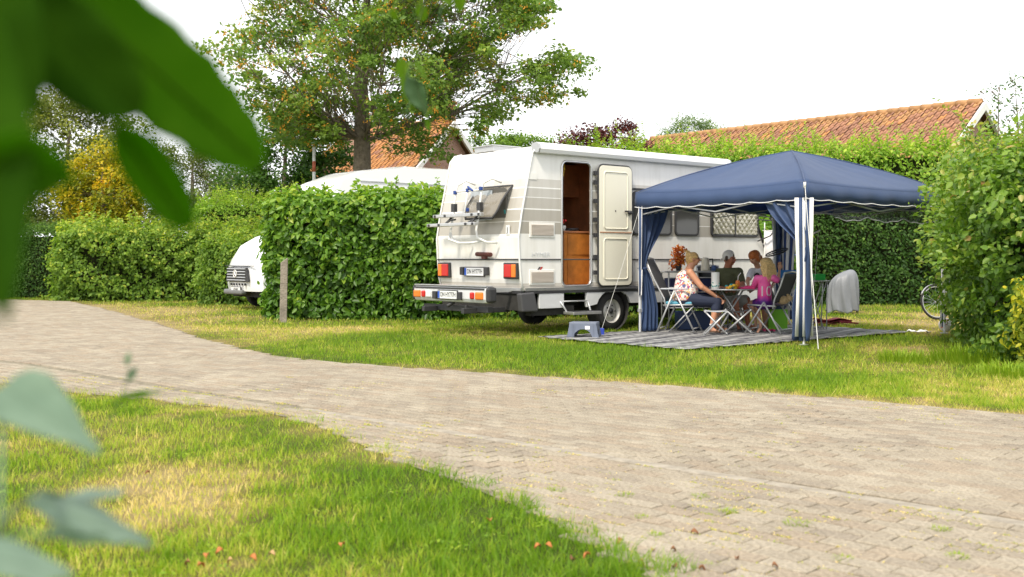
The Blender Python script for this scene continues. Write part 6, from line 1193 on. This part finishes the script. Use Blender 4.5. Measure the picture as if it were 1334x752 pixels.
HEART = [(0, .15), (-.03, .55), (.08, .92), (.25, 1.0), (.42, .90), (.6, .68), (.77, .42), (.9, .18), (1, .0)]
def leaf(parent, base, tip, width, face_n, m, shape=OV, cup=.12, curl=.1, stem=None, name='leaf', teeth=.0):
    b0, t0 = Vector(base), Vector(tip); ax = t0 - b0; L_ = ax.length; ax.normalize(); n_ = Vector(face_n); n_ = (n_ - ax * n_.dot(ax)).normalized(); s = ax.cross(n_); rows = []
    K, G = 28, 12
    for i in range(K + 1):
        f_ = i / K * (len(shape) - 1); q = min(int(f_), len(shape) - 2); g = f_ - q; l = shape[q][0] * (1 - g) + shape[q + 1][0] * g; w_ = shape[q][1] * (1 - g) + shape[q + 1][1] * g; w_ = max(w_, .012) * width / 2 * (1 + teeth * math.sin(i * 1.9))
        rows.append([b0 + ax * L_ * l + s * w_ * x + n_ * (cup * width * (abs(x) ** 1.5) * .5 * min(1, w_ * 3 / width) - curl * L_ * l * l + .01 * L_ * math.sin(l * 17 + x * 2) * abs(x)) for x in [(k / G * 2 - 1) for k in range(G + 1)]])
    o = MB().sheet(rows).build(name, m, parent, solid=.0006)
    v = MB(); v.tube([b0 + ax * L_ * l - n_ * (curl * L_ * l * l) for l in [k / 10 for k in range(11)]], [.0016 * L_ / .12] * 10 + [.0005], 5); v.build('midrib', m, o)
    if stem: v = MB(); v.tube([Vector(stem), (Vector(stem) + b0) / 2 + Vector((0, 0, .004)), b0], .0016, 5); v.build('leaf_stalk', m, o)
    return o
twig_m = mat('green_twig', (.05, .07, .02), .7)
# the big branch at the upper left
fb = empty('leafy_branch', at(-120, 150, .62), 'large blurred dark green leaves close to the lens at the upper left', 'branch'); O = Vector(fb.location)
def A(px, py, Y): return at(px, py, Y) - O
b = MB(); b.tube([A(-160, -60, .60), A(-60, 30, .58), A(-20, 150, .55), A(-30, 330, .52), A(-60, 500, .5)], [.004, .0035, .003, .0026, .002], 8); b.build('twig', twig_m, fb)
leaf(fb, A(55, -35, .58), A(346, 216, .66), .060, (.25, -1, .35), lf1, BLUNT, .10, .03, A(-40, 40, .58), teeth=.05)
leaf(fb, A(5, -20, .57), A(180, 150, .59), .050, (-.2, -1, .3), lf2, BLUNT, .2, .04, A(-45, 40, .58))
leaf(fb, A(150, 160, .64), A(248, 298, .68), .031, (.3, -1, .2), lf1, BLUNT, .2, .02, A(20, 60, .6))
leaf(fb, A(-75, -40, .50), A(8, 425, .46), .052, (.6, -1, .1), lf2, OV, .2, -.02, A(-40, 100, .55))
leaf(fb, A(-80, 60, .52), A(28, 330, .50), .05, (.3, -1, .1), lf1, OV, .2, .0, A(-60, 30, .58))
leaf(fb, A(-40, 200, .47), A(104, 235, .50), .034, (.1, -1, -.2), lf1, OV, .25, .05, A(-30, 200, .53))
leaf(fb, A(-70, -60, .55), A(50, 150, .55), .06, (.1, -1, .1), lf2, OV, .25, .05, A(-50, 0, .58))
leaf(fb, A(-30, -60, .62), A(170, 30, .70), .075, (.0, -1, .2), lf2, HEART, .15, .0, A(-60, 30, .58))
# pale blurred leaves at the lower left
fb = empty('leafy_shoot', at(-100, 700, .7), 'shoot with pale grey green blurred leaves at the lower left', 'branch'); O = Vector(fb.location)
b = MB(); b.tube([A(-140, 900, .7), A(-60, 760, .72), A(0, 690, .74), A(40, 640, .76)], [.003, .0026, .002, .0015], 8); b.build('twig', twig_m, fb)
leaf(fb, A(5, 502, .80), A(132, 590, .80), .060, (.1, -.55, 1), lf3, [(0, .5), (.05, .85), (.2, 1.0), (.4, .85), (.6, .55), (.8, .28), (1, .05)], .1, .02, A(0, 690, .74))
leaf(fb, A(30, 655, .78), A(205, 705, .86), .050, (.1, -.5, 1), lf3, OV, .12, .04, A(0, 690, .74)); leaf(fb, A(60, 700, .74), A(190, 690, .88), .035, (.2, -.8, .8), lf5, OV, .12, .06, A(0, 700, .74))
leaf(fb, A(90, 655, .84), A(165, 635, .92), .032, (0, -.6, 1), lf3, OV, .1, .03, A(40, 640, .76))
leaf(fb, A(-60, 722, .66), A(100, 745, .72), .055, (0, -.5, 1), lf3, OV, .1, .03, A(-40, 740, .72))
# small floating shoot over the lane edge
fb = empty('thin_shoot', at(150, 560, 1.1), 'thin shoot with one small fresh green blurred leaf over the lane edge', 'branch'); O = Vector(fb.location)
b = MB(); b.tube([A(20, 760, .95), A(90, 640, 1.05), A(150, 535, 1.15), A(168, 490, 1.2), A(165, 465, 1.22)], [.0014, .0012, .0009, .0007, .0005], 6); b.build('twig', twig_m, fb)
leaf(fb, A(152, 522, 1.15), A(212, 508, 1.18), .016, (0, -.5, 1), lf1, OV, .2, .05, A(150, 535, 1.15)); leaf(fb, A(166, 498, 1.2), A(178, 476, 1.22), .009, (.2, -1, .4), lf5, OV, .2, .05, A(168, 492, 1.2)); leaf(fb, A(165, 476, 1.2), A(168, 458, 1.22), .007, (.2, -1, .4), lf5, OV, .2, .05, A(166, 470, 1.2))
# birch like twig hanging from above
fb = empty('hanging_twig', at(540, -60, 2.2), 'thin hanging twig with yellow green leaves in front of the maple', 'branch'); O = Vector(fb.location)
b = MB(); b.tube([A(575, -90, 2.2), A(560, -20, 2.2), A(545, 30, 2.2), A(535, 75, 2.2), A(545, 120, 2.2)], [.002, .0016, .0012, .001, .0007], 6); b.tube([A(560, -20, 2.2), A(600, -5, 2.2)], .001, 5); b.tube([A(545, -10, 2.2), A(515, 5, 2.2)], .001, 5); b.build('twig', twig_m, fb)
for (bx, by, tx1, ty1, wd, m_) in [(522, 75, 530, 112, .030, lf4), (540, 78, 558, 108, .014, lf4), (530, 100, 556, 148, .042, lf5), (528, 95, 540, 145, .036, lf4), (548, 5, 552, 30, .026, lf4), (600, -10, 598, 18, .026, lf4), (512, 12, 516, 27, .018, lf4), (555, 155, 560, 172, .016, lf4), (530, 145, 533, 160, .008, lf5), (572, 20, 577, 38, .010, lf5), (575, -12, 590, 8, .026, lf4)]:
    leaf(fb, A(bx, by, 2.2), A(tx1, ty1, 2.22), wd, (random.uniform(-.4, .4), -1, random.uniform(.1, .6)), m_, OV, .2, .06, A(bx + 6, by - 14, 2.2))
b = MB(); b.tube([A(545, 120, 2.2), A(556, 150, 2.2)], .0007, 5); b.build('twig_end', twig_m, fb)
# fallen leaves
fl_m = [mat('fallen_orange', (.42, .15, .035), .7), mat('fallen_brown', (.22, .10, .04), .8), mat('fallen_tan', (.42, .27, .12), .8)]
sp_ = [(638, 688, 0), (715, 722, 0), (765, 735, 0), (700, 723, 0), (850, 724, 2), (808, 712, 1), (877, 723, 1), (915, 748, 1), (880, 746, 1), (1010, 744, 1), (835, 740, 2), (270, 735, 0), (286, 729, 0), (245, 745, 1), (300, 742, 2), (192, 624, 1), (207, 603, 2), (330, 738, 0), (960, 735, 1), (447, 720, 0), (745, 740, 1), (355, 733, 2), (905, 700, 1), (262, 748, 0)]
rf = random.Random(3)
ordn = 'leftmost second third fourth fifth sixth seventh eighth ninth tenth eleventh twelfth'.split(); seen_ = {}
for i, (px, py, k) in enumerate(sorted(sp_)):
    x, y = gp(px, py); g_ = inpoly(np.array([x]), np.array([y]), road_poly)[0]; q = MB(); L_ = rf.uniform(.020, .034); rows = []
    for a in range(7):
        f_ = a / 6; w_ = math.sin(math.pi * min(1, f_ * 1.05)) ** .8 * L_ * .38 + .001; rows.append([(f_ * L_ - L_ / 2, w_ * c_, .010 * abs(c_) + .008 * math.sin(f_ * 4)) for c_ in (-1, -.5, 0, .5, 1)])
    o = q.sheet(rows).build('fallen_leaf', fl_m[k], solid=.0006); o.location = (x, y, .016 if g_ else .028); o.rotation_euler = (rf.uniform(-.4, .4), rf.uniform(-.4, .4), rf.uniform(0, 6.28))
    wh_ = 'on the pavers' if g_ else 'in the grass'; cn_ = ('orange', 'dark brown', 'tan')[k]; r_i = seen_.get((k, g_), 0); seen_[(k, g_)] = r_i + 1
    tag(o, cn_ + ' fallen leaf ' + wh_ + ', ' + (ordn[r_i] if r_i == 0 else ordn[r_i] + ' from the left') + ' of its colour', 'fallen leaf', 'fallen leaves')
